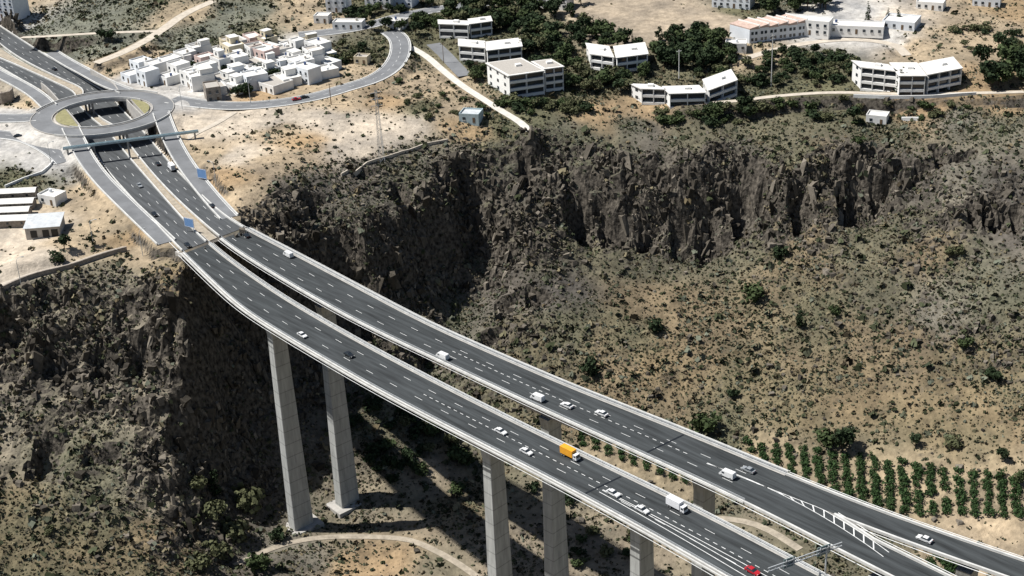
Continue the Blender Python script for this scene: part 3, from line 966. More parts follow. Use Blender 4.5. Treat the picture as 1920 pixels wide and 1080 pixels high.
motorway('motorway', cLO, cLI, 0.36, 0.66)
motorway('motorway', cRI, cRO, 0.34, 0.66)
mb = MB()
mL, mR = lerp_pts(cLI, cRI, 0.2, ama), lerp_pts(cLI, cRI, 0.8, ama)
mb.add(*sweep(lambda i: [(*mL[i], 0.05), (*mR[i], 0.05)], len(ama), False))
structure(mb.build('median_strip', 'dirt_track'))
for nm, r_ in (('slip_road', RAMP_R), ('slip_road', RAMP_L), ('slip_road', RAMP_RN), ('slip_road', RAMP_LN)):
    mb = MB()
    mb.add(*ribbon(r_, -3.0, 3.0, 0.03))
    rd = structure(mb.build(nm, 'asphalt_old'))
    for s in (-1, 1):
        mb = MB()
        mb.add(*ribbon(r_, s * 2.55, s * 2.75, 0.036))
        mb.build('edge_line', 'paint', rd)
        mb = MB()
        mb.add(*beam(r_, s * 3.15, 0.4, 0.65, -0.05))
        mb.build('barrier', 'parapet', rd)
for nm, (ln, hw, m_) in ROADS.items():
    mb = MB()
    mb.add(*ribbon(ln, -hw, hw, 0.03))
    rd = structure(mb.build(nm, m_))
    if m_ == 'asphalt_old' and nm != 'villa_road':
        for s in (-1, 1):
            mb = MB()
            mb.add(*ribbon(ln, s * (hw - 0.5), s * (hw - 0.3), 0.036))
            mb.build('edge_line', 'paint', rd)
            mb = MB()
            mb.add(*beam(ln, s * (hw + 0.3), 0.5, 0.18, -0.02))
            mb.build('kerb', 'parapet', rd)
        mb = MB()
        dashes(mb, ln, 2.5, 3.5, 0.15, 0.036)
        stuff(mb.build('lane_dashes', 'paint', rd))
# roundabout ring with two bridges over the motorway
mb = MB()
mb.add(*ribbon(ring, -4.3, 4.3, 0.02))
rb = structure(mb.build('roundabout', 'asphalt_old'))
for off, w in ((-4.2, 0.3), (4.2, 0.3)):
    mb = MB()
    mb.add(*beam(ring, off, w, 0.25, 0.0))
    mb.build('kerb', 'concrete', rb)
ang = np.arctan2((ring[:, 1] - RC[1]), ring[:, 0] - RC[0])
dm, _ = seg_dist(ring[:, 0], ring[:, 1], z3(mid))
for side, lab in ((1, 'far bridge of the roundabout crossing over the motorway'), (-1, 'near bridge of the roundabout crossing over the motorway')):
    k = np.where((dm < 21) & ((ring[:, 1] - RC[1]) * side > 3))[0]
    k = k[(k > 0) & (k < 64)]
    seg = smooth_line(ring[k], 2.0, 1)
    org = seg[len(seg) // 2].copy()
    org[2] = 0
    br = thing('road_bridge', lab, 'bridge', org)
    mb = MB()
    mb.add(*beam(seg, 0, 9.9, 1.1, -1.12))
    mb.build('bridge_slab', 'concrete', br, org)
    for s in (-1, 1):
        mb = MB()
        mb.add(*beam(seg, s * 4.75, 0.3, 0.7, 0.0))
        mb.build('parapet', 'parapet', br, org)
    m0 = seg[np.argmin(seg_dist(seg[:, 0], seg[:, 1], z3(mid))[0])]
    for q in (-3.0, 0.0, 3.0):
        mb = MB()
        c = m0[:2] - AX * q * side
        mb.tube([(*c, -0.3), (*c, 5.35)], 0.45, 8)
        mb.build('column', 'concrete', br, org)
tt = np.linspace(0, 2 * math.pi, 241)[:-1]
cir = np.c_[RC[0] + 18.6 * np.cos(tt), RC[1] + 17.0 * np.sin(tt)]
fa, fbb = cir @ AX, cir @ BX
for sel in (fbb > cRO(fa) + 1.7, fbb < cLO(fa) - 1.7):
    pl = cir[sel]
    if len(pl) < 6:
        continue
    k0 = int(np.argmax(np.linalg.norm(np.diff(np.vstack([pl, pl[:1]]), axis=0), axis=1)))
    pl = np.roll(pl, -(k0 + 1), axis=0)[::3]
    c = pl.mean(0)
    mb = MB()
    mb.prism(pl, -0.4, 6.5)
    o = mb.build('island_wall', 'concrete', None, (*c, 0))
    o.location = (*c, 0)
    structure(o)
    mb = MB()
    mb.prism(c + (pl - c) * 0.94, 6.504, 6.75)
    mb.build('grass', 'grass_pad', o, (*c, 0))
# retaining walls beside the motorway near the roundabout
for cl, cr, t in ((cLO, cLI, 0.0), (cRI, cRO, 1.0)):
    a_ = np.arange(-585, -505, 3.0)
    ln = z3(lerp_pts(cl, cr, t, a_, -1.3 if t == 0 else 1.3))
    mb = MB()
    mb.add(*beam(ln, 0, 0.5, 6.3, -0.2))
    o = mb.build('retaining_wall', 'concrete', None, ln[0])
    o.location = ln[0]
    tag(o, 'concrete retaining wall on the %s side of the motorway under the roundabout' % ('left' if t == 0 else 'right'), 'wall', 'retaining walls')
# footbridge across the motorway in front of the roundabout
fb0, fb1 = at(118, 279, 7.0), at(372, 246, 7.0)
ln = smooth_line([fb0, fb1], 3.0, 1)
org = np.array([*((fb0 + fb1) / 2)[:2], 0.0])
br = thing('footbridge', 'long thin pale blue footbridge across the motorway before the roundabout', 'footbridge', org)
mb = MB()
mb.add(*beam(ln, 0, 1.3, 0.35, -0.35))
mb.build('walkway', 'pale_blue', br, org)
for s in (-1, 1):
    mb = MB()
    mb.add(*beam(ln, s * 0.7, 0.08, 0.5, 0.0))
    mb.build('hand_rail', 'pale_blue', br, org)
for t in (0.03, 0.22, 0.47, 0.74, 0.97):
    c = fb0 * (1 - t) + fb1 * t
    mb = MB()
    mb.box((c[0], c[1], (6.45 + ground(c[0], c[1])[0] - 0.5) / 2), (0.6, 0.6, 6.45 - ground(c[0], c[1])[0] + 0.5))
    mb.build('column', 'concrete', br, org)

# ------------------------------------------------------------------ ground cover: scrub and boulders (uncountable)
def visible(x, y, z, pad=60):
    d = np.stack([x, y, z], -1) - CAM
    w = d @ fw
    u = 960 + F * (d @ right) / w
    v = 540 - F * (d @ up) / w
    return (w > 50) & (u > -pad) & (u < 1920 + pad) & (v > -pad) & (v < 1080 + pad)


def off_road(x, y, margin=1.0):
    k = np.ones(x.shape, bool)
    for ln, hw, _ in ROADS.values():
        k &= seg_dist(x, y, ln[::2] if len(ln) > 8 else ln)[0] > hw + margin
    for r in (RAMP_L, RAMP_R, RAMP_LN, RAMP_RN):
        k &= seg_dist(x, y, r[::2])[0] > 4.2 + margin
    a, b = x * AX[0] + y * AX[1], x * BX[0] + y * BX[1]
    g = np.arange(-900, -395, 6.0)
    k &= ~((a < -396) & (b > np.interp(a, g, cLO(g)) - 1.5 - margin) & (b < np.interp(a, g, cRO(g)) + 1.5 + margin))
    k &= np.hypot((x - RC[0]), (y - RC[1]) / 0.93) > RR + 5.5
    return k


vis = visible(GX, GY, GZ)
cell = RES * RES
clump = np.clip(1 + 3.0 * fbm(GX, GY, 13, 3, 131) + 3.4 * fbm(GX, GY, 46, 3, 181), 0.4, 3)
prob = np.where(vis, DEN * clump * cell * (0.55 + 0.8 * (1 - np.clip(SLOPE - 0.6, 0, 1))), 0)
pick = rng.random(prob.shape) < prob
bx, by = GX[pick] + rng.uniform(-.6, .6, pick.sum()), GY[pick] + rng.uniform(-.6, .6, pick.sum())
k = off_road(bx, by)
bx, by = bx[k], by[k]
bz = ground(bx, by)
balb = ALB[pick][k]


def bush_template(nq, seed):
    r = np.random.default_rng(seed)
    d = r.normal(size=(nq, 3))
    d[:, 2] = np.abs(d[:, 2])
    d /= np.linalg.norm(d, axis=1)[:, None]
    c = d * r.uniform(0.45, 0.95, (nq, 1)) * np.array([1, 1, 0.85])
    V = []
    for i in range(nq):
        nn = d[i] + r.normal(size=3) * 0.5
        nn /= np.linalg.norm(nn)
        t = np.cross(nn, r.normal(size=3))
        t /= np.linalg.norm(t)
        b = np.cross(nn, t)
        s = r.uniform(0.32, 0.6)
        V += [c[i] - t * s - b * s * .7, c[i] + t * s - b * s * .5, c[i] + t * s * .8 + b * s, c[i] - t * s * .7 + b * s * .8]
    return np.array(V)


TONES = np.array([(0.19,0.165,0.105), (0.135,0.145,0.108), (0.045,0.052,0.028), (0.07,0.078,0.045), (0.10,0.105,0.07), (0.13,0.12,0.075), (0.055,0.045,0.03), (0.16,0.13,0.08), (0.035,0.042,0.026)])
NQ = 6
temps = [bush_template(NQ, 500 + i) for i in range(8)]
nb = len(bx)
ti = rng.integers(0, 8, nb)
sc_ = np.clip(rng.lognormal(-0.82, 0.55, nb), 0.2, 2.4)
rz_ = rng.uniform(0, 2 * math.pi, nb)
T = np.array(temps)[ti] * sc_[:, None, None]
ca_, sa_ = np.cos(rz_)[:, None], np.sin(rz_)[:, None]
X = T[..., 0] * ca_ - T[..., 1] * sa_ + bx[:, None]
Y = T[..., 0] * sa_ + T[..., 1] * ca_ + by[:, None]
Z = T[..., 2] + bz[:, None] - 0.05
tone = TONES[rng.choice(len(TONES), nb, p=[.10, .12, .18, .16, .13, .10, .08, .05, .08])] * rng.uniform(0.7, 1.3, (nb, 1))
V = np.stack([X, Y, Z], -1).reshape(-1, 3)
big = big_mesh('scrub', V, np.arange(len(V)).reshape(-1, 4), M['scrub'], np.repeat(tone, NQ * 4, 0))
stuff(big, 'low dry scrub covering the gorge slopes and waste ground', 'scrub')


# boulders on the broken slopes
prob = np.where(vis, np.clip(rug * 1.0 + gorge * 0.012, 0, 1) * 0.75 * cell * np.clip(1 + 4 * fbm(GX, GY, 13, 3, 141), 0, 3), 0)
pick = rng.random(prob.shape) < prob
qx, qy = GX[pick] + rng.uniform(-.6, .6, pick.sum()), GY[pick] + rng.uniform(-.6, .6, pick.sum())
k = off_road(qx, qy)
qx, qy = qx[k], qy[k]
qz = ground(qx, qy)
cube = np.array([(-1, -1, -1), (1, -1, -1), (1, 1, -1), (-1, 1, -1), (-1, -1, 1), (1, -1, 1), (1, 1, 1), (-1, 1, 1)]) * 0.55
cuf = np.array([(0, 3, 2, 1), (4, 5, 6, 7), (0, 1, 5, 4), (1, 2, 6, 5), (2, 3, 7, 6), (3, 0, 4, 7)])
nr_ = len(qx)
steep = np.clip((rug[pick][k] - 0.45) / 0.3, 0, 1)
s3 = np.clip(rng.lognormal(-0.7, 0.6, nr_), 0.18, 1.9)[:, None, None] * rng.uniform(0.6, 1.25, (nr_, 1, 3))
s3[:, 0, 2] *= 1 + steep * rng.uniform(0.3, 2.6, nr_)                 # columnar blocks on the cliffs
V = cube[None] * (1 + rng.uniform(-.42, .42, (nr_, 8, 3))) * s3
rz_ = rng.uniform(0, 6.28, nr_)
tl = rng.normal(0, .28, (nr_, 2))
V[..., 0] += V[..., 2] * tl[:, :1]
V[..., 1] += V[..., 2] * tl[:, 1:]
ca_, sa_ = np.cos(rz_)[:, None], np.sin(rz_)[:, None]
V = np.stack([V[..., 0] * ca_ - V[..., 1] * sa_ + qx[:, None], V[..., 0] * sa_ + V[..., 1] * ca_ + qy[:, None], V[..., 2] + qz[:, None] + 0.1], -1)
Fi = (cuf[None] + 8 * np.arange(nr_)[:, None, None]).reshape(-1, 4)
tone = np.array([0.12, 0.105, 0.085]) * np.clip(rng.lognormal(-.2, .5, (nr_, 1)), 0.3, 1.7)
o = big_mesh('boulders', V.reshape(-1, 3), Fi, M['rock'], np.repeat(tone, 8, 0))
stuff(o, 'grey boulders and broken rock strewn over the gorge sides', 'rocks')
print('rocks', nr_)


# ------------------------------------------------------------------ trees
def crown_mesh(name, m, kind, seed, nleaf=420):
    r = np.random.default_rng(seed)
    lobes = []
    if kind == 'round':
        lobes = [(r.uniform(-.28, .28), r.uniform(-.28, .28), r.uniform(.5, .85), r.uniform(.16, .27)) for _ in range(9)]
    elif kind == 'tall':
        lobes = [(r.uniform(-.12, .12), r.uniform(-.12, .12), .22 + .075 * i, .16 - .006 * i) for i in range(10)]
    elif kind == 'cypress':
        lobes = [(r.uniform(-.03, .03), r.uniform(-.03, .03), .1 + .088 * i, .095 - .0075 * i) for i in range(10)]
    elif kind == 'palm':
        V, Fc = [], []
        for i in range(16):
            a = i * 2.4
            e = r.uniform(-.1, .5)
            dr = np.array([math.cos(a), math.sin(a)])
            n = np.array([-dr[1], dr[0]])
            L = r.uniform(.3, .4)
            prev = None
            for k in range(5):
                t = k / 4
                c = dr * L * t
                z = .86 + L * t * (e) - .35 * L * t * t * 1.6
                w = .05 * (1 - t) + .012
                V += [(*(c + n * w), z - .02), (*c, z + .02), (*(c - n * w), z - .02)]
                if k:
                    b = len(V) - 6
                    Fc += [(b, b + 1, b + 4, b + 3), (b + 1, b + 2, b + 5, b + 4)]
        me = bpy.data.meshes.new(name)
        me.from_pydata(V, [], Fc)
        me.materials.append(m)
        return me
    else:                                               # low spreading bush
        lobes = [(r.uniform(-.42, .42), r.uniform(-.42, .42), r.uniform(.18, .6), r.uniform(.2, .34)) for _ in range(9)]
    V, Fc = [], []
    per = nleaf // len(lobes)
    for (x, y, z, rad) in lobes:
        for i in range(per):
            d = r.normal(size=3)
            d /= np.linalg.norm(d)
            c = np.array([x, y, z]) + d * rad * r.uniform(.55, 1.12) * np.array([1, 1, .85])
            nn = d + r.normal(size=3) * .55
            nn /= np.linalg.norm(nn)
            t = np.cross(nn, r.normal(size=3))
            t /= np.linalg.norm(t)
            b = np.cross(nn, t)
            s = rad * r.uniform(.16, .34)
            k = len(V)
            V += [c - t * s - b * s * .6, c + t * s - b * s * .7, c + t * s * .7 + b * s, c - t * s * .8 + b * s * .7]
            Fc.append((k, k + 1, k + 2, k + 3))
    me = bpy.data.meshes.new(name)
    me.from_pydata([tuple(p) for p in V], [], Fc)
    me.materials.append(m)
    return me


def trunk_mesh(kind, seed):
    r = random.Random(seed)
    mb = MB()
    top = {'round': .55, 'tall': .5, 'cypress': .3, 'palm': .86, 'bush': .25}[kind]
    mb.tube([(0, 0, -.06), (r.uniform(-.01, .01), 0, top * .5), (r.uniform(-.03, .03), r.uniform(-.03, .03), top)], [.035, .026, .016], 6)
    if kind in ('round', 'bush', 'tall'):
        for i in range(4):
            a = i * 1.7 + r.uniform(0, 1)
            mb.tube([(0, 0, top * .6), (.12 * math.cos(a), .12 * math.sin(a), top * .95), (.24 * math.cos(a), .24 * math.sin(a), top * 1.25)], [.018, .012, .006], 4)
    me = bpy.data.meshes.new('trunk')
    me.from_pydata(np.vstack(mb.v).tolist(), [], mb.f)
    me.materials.append(M['bark'])
    return me


PROTO = {}
for key, m_, kind in (('dark', 'leaf_dark', 'round'), ('mid', 'leaf_mid', 'round'), ('olive', 'leaf_olive', 'round'), ('tall', 'leaf_dark', 'tall'), ('cypress', 'leaf_dark', 'cypress'), ('palm', 'leaf_mid', 'palm'),
                      ('bush', 'leaf_mid', 'bush'), ('dbush', 'leaf_dark', 'bush'), ('obush', 'leaf_olive', 'bush')):
    PROTO[key] = [(crown_mesh('crown', M[m_], kind, 900 + hash_ * 7 + len(key) * 31 + sum(map(ord, key))), trunk_mesh(kind, hash_)) for hash_ in range(3)]
TREENAME = {'dark': 'broadleaf_tree', 'mid': 'broadleaf_tree', 'olive': 'olive_tree', 'tall': 'tall_tree', 'cypress': 'cypress_tree', 'palm': 'palm_tree', 'bush': 'large_bush', 'dbush': 'large_bush', 'obush': 'large_bush'}


def tree(p, h, kind, label, group=None, wide=1.0):
    cr, tr = random.choice(PROTO[kind])
    root = thing(TREENAME[kind], label, 'bush' if 'bush' in kind else 'tree', (p[0], p[1], p[2] - 0.1), random.uniform(0, 6.28), group)
    s = h if 'bush' not in kind else h * 1.15
    root.scale = (s * wide, s * wide, s)
    link('crown', cr, root)
    link('trunk', tr, root)
    return root


KEEP = []                                                # footprints of buildings: (x, y, radius)


def clear(p, r=0.0):
    if not off_road(np.array([p[0]]), np.array([p[1]]), 0.5)[0]:
        return False
    return all(math.hypot(p[0] - x, p[1] - y) > rr + r for x, y, rr in KEEP)


# ------------------------------------------------------------------ buildings
def shared_box(name, d, m):
    mb = MB()
    mb.box((0, 0, 0), d)
    me = bpy.data.meshes.new(name)
    me.from_pydata(np.vstack(mb.v).tolist(), [], mb.f)
    me.materials.append(M[m])
    return me


WIN = shared_box('window', (1.15, 0.10, 1.25), 'glass')
WINS = shared_box('window', (0.8, 0.10, 0.8), 'glass')
DOOR = shared_box('door', (1.0, 0.10, 2.1), 'wood')
SILL = shared_box('sill', (1.4, 0.22, 0.1), 'parapet')


def put(name, me, parent, loc, rz=0.0):
    o = link(name, me, parent, loc)
    o.rotation_euler[2] = rz
    return o


def facade(parent, x0, x1, y, z0, nf, rz, side=None, door=False, fh=2.9):
    """rows of windows on a wall; front wall at y (facing -Y) or a side wall (side=-1/1 at x)"""
    L = x1 - x0
    n = max(1, int(L / 3.0))
    for f_ in range(nf):
        for i in range(n):
            t = x0 + L * (i + .5) / n
            z = z0 + f_ * fh + 1.55
            if side is None:
                if door and f_ == 0 and i == n // 2:
                    put('door', DOOR, parent, (t, y - 0.03, z0 + 1.06))
                    continue
                w = put('window', WIN, parent, (t, y - 0.03, z))
                put('sill', SILL, w, (0, -0.08, -0.69))
            else:
                put('window', WINS, parent, (y + side * 0.03, t, z + .2), math.pi / 2)


def house(p, w, d, nf, rz, m, label, step=0.0, roof=None, group=None, cat='house', name='house', fh=2.9):
    root = thing(name, label, cat, p, rz, group)
    KEEP.append((p[0], p[1], max(w, d) * .55))
    h = nf * fh
    mb = MB()
    mb.prism([(-w / 2, -d / 2), (w / 2, -d / 2), (w / 2, d / 2), (-w / 2, d / 2)], -1.5, h)
    mb.build('wall', m, root)
    mb = MB()
    if roof == 'tile_roof':
        o = 0.35
        v = [(-w / 2 - o, -d / 2 - o, h), (w / 2 + o, -d / 2 - o, h), (w / 2 + o, d / 2 + o, h), (-w / 2 - o, d / 2 + o, h), (-w / 2 + d * .15, 0, h + d * .2), (w / 2 - d * .15, 0, h + d * .2)]
        mb.add(v, [[0, 1, 5, 4], [1, 2, 5], [2, 3, 4, 5], [3, 0, 4], [0, 3, 2, 1]])
        mb.build('roof', roof, root)
    else:
        mb.box((0, 0, h + .06), (w - .3, d - .3, .12))
        rf = mb.build('roof', roof or 'white_roof', root)
        pb = MB()
        for sx in (-1, 1):
            pb.box((sx * (w / 2 - .1), 0, h + .35), (.22, d + .02, .7))
            pb.box((0, sx * (d / 2 - .1), h + .35), (w - .42, .22, .7))
        pb.build('roof_parapet', m, rf)
        if random.random() < .55:
            tb = MB()
            tx, ty = random.uniform(-.3, .3) * w, random.uniform(0, .3) * d
            tb.tube([(tx, ty, h + .13), (tx, ty, h + 1.3)], .55, 8)
            tb.build('water_tank', random.choice(('white_cool', 'car_blue', 'gravel_roof')), rf)
    facade(root, -w / 2, w / 2, -d / 2, 0, nf, 0, None, True, fh)
    facade(root, -d / 2, d / 2, -w / 2, 0, nf, 0, -1, False, fh)
    if step > 0:
        sw, sd, sh = w * .5, d * .55, 2.7
        sx = (0.22 if random.random() < .5 else -.22) * w
        mb = MB()
        mb.box((sx, d * .18, h + sh / 2 + .13), (sw, sd, sh))
        up_ = mb.build('upper_floor', m, root)
        mb = MB()
        mb.box((sx, d * .18, h + sh + .22), (sw + .3, sd + .3, .16))
        mb.build('roof', 'white_roof', up_)
        put('window', WIN, up_, (sx, d * .18 - sd / 2 - .03, h + 1.5))
    return root


ORD = ['first', 'second', 'third', 'fourth', 'fifth', 'sixth', 'seventh', 'eighth', 'ninth', 'tenth', 'eleventh', 'twelfth']
VROWS = [  # where, first and last survey point, how many, (width, depth, storeys), wall colours
 ('in the front village row', (410, 178), (606, 146), 7, (10, 9, 2), ('white', 'white', 'white_cool')),
 ('in the second village row', (384, 160), (618, 126), 9, (8.5, 8, 2), ('white', 'white_cool', 'white')),
 ('in the third village row', (360, 145), (612, 112), 10, (8, 7.5, 2), ('white', 'cream', 'white_cool', 'white', 'pink')),
 ('in the fourth village row', (352, 128), (596, 98), 9, (8, 7, 2), ('white', 'white', 'pink', 'white')),
 ('in the fifth village row', (378, 112), (572, 84), 7, (7.5, 7, 2), ('white', 'cream', 'pink', 'white')),
 ('in the backmost village row', (425, 92), (556, 70), 6, (8, 7, 2), ('cream', 'pink', 'white')),
]
CN = {'white': 'white', 'white_cool': 'bluish white', 'pink': 'pinkish', 'cream': 'cream'}
for where, (u0, v0), (u1, v1), n, (w, d, nf), cols in VROWS:
    for i in range(n):
        t = i / (n - 1)
        p = hit(u0 + (u1 - u0) * t + random.uniform(-7, 7), v0 + (v1 - v0) * t + random.uniform(-6, 6))
        if not off_road(np.array([p[0]]), np.array([p[1]]), 5.0)[0]:
            continue
        m_ = cols[(i * 5 + n) % len(cols)]
        house(p, w * random.uniform(.6, 1.35), d * random.uniform(.65, 1.25), random.choice((1, 1, 2, 2)) if n > 6 else 1, random.uniform(-1.15, -.75), m_,
              '%s flat roofed house, %s from the left %s' % (CN[m_], ORD[i], where), random.random() < .4, random.choice(('white_roof', 'white_roof', 'gravel_roof', None)), 'village houses')
for i, (u, v) in enumerate([(250, 150), (268, 138), (280, 156), (296, 142), (318, 154), (322, 134), (338, 144), (350, 122), (362, 158), (372, 110)]):
    house(hit(u, v), 7.5, 7, random.choice((1, 2, 2)), -.8, 'white_cool' if i < 3 else 'white', 'small white house, %s from the left in the cluster beside the roundabout' % ORD[i], 0.0, 'white_roof', 'houses beside the roundabout')
house(hit(400, 186), 6, 9, 2, .3, 'stone_wall', 'grey stone house with a rough wall at the near left corner of the village', 0, 'gravel_roof')
# scattered houses further up and to the right
for u, v, w, d, nf, m_, rf, lab in [
 (636, 18, 10, 9, 4, 'white_cool', None, 'tall bluish white block at the top edge left of centre'),
 (606, 40, 7, 6, 1, 'white', None, 'little white hut left of the tall block near the top edge'),
 (655, 52, 14, 6, 1, 'white', 'white_roof', 'long low white house beside the upper road'),
 (715, 12, 13, 9, 4, 'white', None, 'white four storey block at the top edge, left of its bluish neighbour'),
 (752, 8, 15, 9, 4, 'white_cool', None, 'bluish four storey block at the top edge beside the upper road'),
 (18, 28, 16, 12, 4, 'white_cool', 'gravel_roof', 'blue grey block in the top left corner of the picture'),
 (1040, 12, 16, 9, 2, 'white', 'tile_roof', 'white villa with a tiled roof at the top edge above the wood'),
 (1375, 10, 18, 9, 2, 'white_cool', 'gravel_roof', 'pale building among trees at the top edge right of the brown field'),
 (1745, 14, 12, 8, 1, 'white', 'white_roof', 'low white house at the top edge on the right, left of its neighbour'),
 (1850, 8, 12, 8, 1, 'white_cool', 'gravel_roof', 'low pale house at the top edge near the right corner'),
 (1380, 92, 9, 7, 1, 'white', 'white_roof', 'low white pavilion in front of the stepped long building'),
 (1645, 228, 8, 6, 1, 'white', 'white_roof', 'small white house alone on the slope below the right hand villa'),
 (884, 224, 8, 7, 1, 'pale_blue', 'metal_roof', 'small blue grey shed beside the pale track'),
 (745, 50, 9, 6, 1, 'white', 'white_roof', 'low white house where the link road meets the upper road'),
 (1515, 60, 20, 8, 2, 'white', 'white_roof', 'long plain white building right of the stepped long building'),
 (1600, 58, 26, 9, 1, 'white', 'white_roof', 'low wide white farm building in the yard by the tall dark cypresses'),
 (1690, 48, 14, 12, 1, 'white_cool', 'white_roof', 'low pale building with a wide roof at the right end of the yard'),
 (680, 118, 6, 5, 1, 'cream', 'gravel_roof', 'small cream hut on the waste ground inside the bend of the link road'),
 (100, 378, 8, 6, 1, 'white', 'white_roof', 'small white farmhouse at the right end of the long sheds'),
]:
    house(hit(u, v), w, d, nf, random.uniform(-.5, -.2), m_, lab, 0, rf)


def wing(root, org, c, rt, lf, nf, roof, bays, fh=3.15, zb=None):
    """one villa block from three survey points on the ground: near corner, right end of the front, back end of the left side"""
    c, rt, lf = (np.asarray(p, float) for p in (c, rt, lf))
    u_ = (rt - c)[:2]
    W_ = np.linalg.norm(u_)
    u_ /= W_
    s_ = (lf - c)[:2]
    D_ = np.linalg.norm(s_)
    s_ /= D_
    nrm = np.array([u_[1], -u_[0]])
    z0 = zb if zb is not None else c[2]
    h = nf * fh
    P = lambda a, b: c[:2] + u_ * a + s_ * b
    KEEP.append((*P(W_ / 2, D_ / 2), max(W_, D_) * .55))
    mb = MB()
    mb.prism([P(0, 0), P(W_, 0), P(W_, D_), P(0, D_)], z0 - 3, z0 + h)
    wl = mb.build('wall', 'white', root, org)
    mb = MB()
    e = .5
    mb.prism([P(-e, -.3) + nrm * .9, P(W_ + e, -.3) + nrm * .9, P(W_ + e, D_ + e), P(-e, D_ + e)], z0 + h + .01, z0 + h + .38)
    rf = mb.build('roof', 'white_roof', root, org)
    if roof != 'white_roof':
        mb = MB()
        mb.prism([P(.4, .3), P(W_ - .4, .3), P(W_ - .4, D_ - .4), P(.4, D_ - .4)], z0 + h + .39, z0 + h + .45)
        mb.build('gravel', roof, rf, org)
    mb = MB()
    mb.box((*P(W_ * .6, D_ * .5), z0 + h + .85), (2.4, 1.8, .9), math.atan2(u_[1], u_[0]))
    mb.build('roof_vent', 'white', rf, org)
    ang_ = math.atan2(u_[1], u_[0])
    bw = W_ / bays
    for f_ in range(nf):
        zf = z0 + f_ * fh
        mb = MB()
        mb.prism([P(0, 0) + nrm * .02, P(W_, 0) + nrm * .02, P(W_, 0) + nrm * 1.1, P(0, 0) + nrm * 1.1], zf - .1, zf + .98)
        mb.build('balcony', 'white', root, org)
        for b in range(bays):
            mb = MB()
            q = P(bw * (b + .5), 0) + nrm * .03
            mb.box((*q, zf + 1.75), (bw - .55, .08, 2.2), ang_)
            mb.build('window', 'glass', root, org)
    for b in range(bays + 1):
        mb = MB()
        q = P(min(max(bw * b, .12), W_ - .12), 0) + nrm * .58
        mb.box((*q, z0 + h / 2 - .5), (.26, 1.12, h + 1.0), ang_)
        mb.build('fin', 'white', root, org)
    sa = math.atan2(s_[1], s_[0])
    nl = np.array([-s_[1], s_[0]])
    if nl @ u_ > 0:
        nl = -nl
    for f_ in range(nf):
        for k in range(max(1, int(D_ / 5))):
            mb = MB()
            q = P(0, D_ * (k + .5) / max(1, int(D_ / 5))) + nl * .03
            mb.box((*q, z0 + f_ * fh + 1.8), (1.7, .08, 1.3), sa)
            mb.build('window', 'glass', root, org)


def villa(label, wings, roof='white_roof'):
    org = hit(*wings[0][0])
    root = thing('villa', label, 'villa', org, 0, 'large white villas')
    for c, r, l, nf, bays in wings:
        wing(root, org, hit(*c), hit(*r), hit(*l), nf, roof, bays, 3.15, org[2])
    return root


villa('three storey white villa with a grey gravel roof and rows of dark balconies', [((955, 184), (1020, 176), (915, 158), 3, 2), ((1022, 172), (1056, 168), (1000, 156), 3, 2)], 'gravel_roof')
villa('white villa of two wings just above the three storey villa', [((864, 112), (912, 116), (862, 98), 2, 2), ((914, 122), (978, 112), (912, 104), 2, 3)])
villa('low white villa half hidden by trees at the head of the short grey road', [((826, 70), (880, 72), (824, 60), 2, 2), ((882, 70), (922, 64), (880, 60), 2, 2)])
villa('white roofed white villa in front of the cypresses by the brown field', [((1110, 128), (1152, 136), (1100, 104), 2, 2), ((1156, 138), (1213, 130), (1152, 112), 2, 3)])
villa('wide white villa of three angled pavilions above the cliff', [((1204, 194), (1248, 192), (1184, 180), 2, 2), ((1256, 202), (1322, 194), (1244, 186), 2, 2), ((1326, 190), (1378, 182), (1318, 172), 2, 2)])
villa('wide white villa at the right with a dark cypress before its middle', [((1614, 168), (1680, 172), (1597, 150), 3, 3), ((1684, 178), (1732, 178), (1668, 150), 3, 2), ((1735, 176), (1798, 158), (1722, 148), 3, 3)])
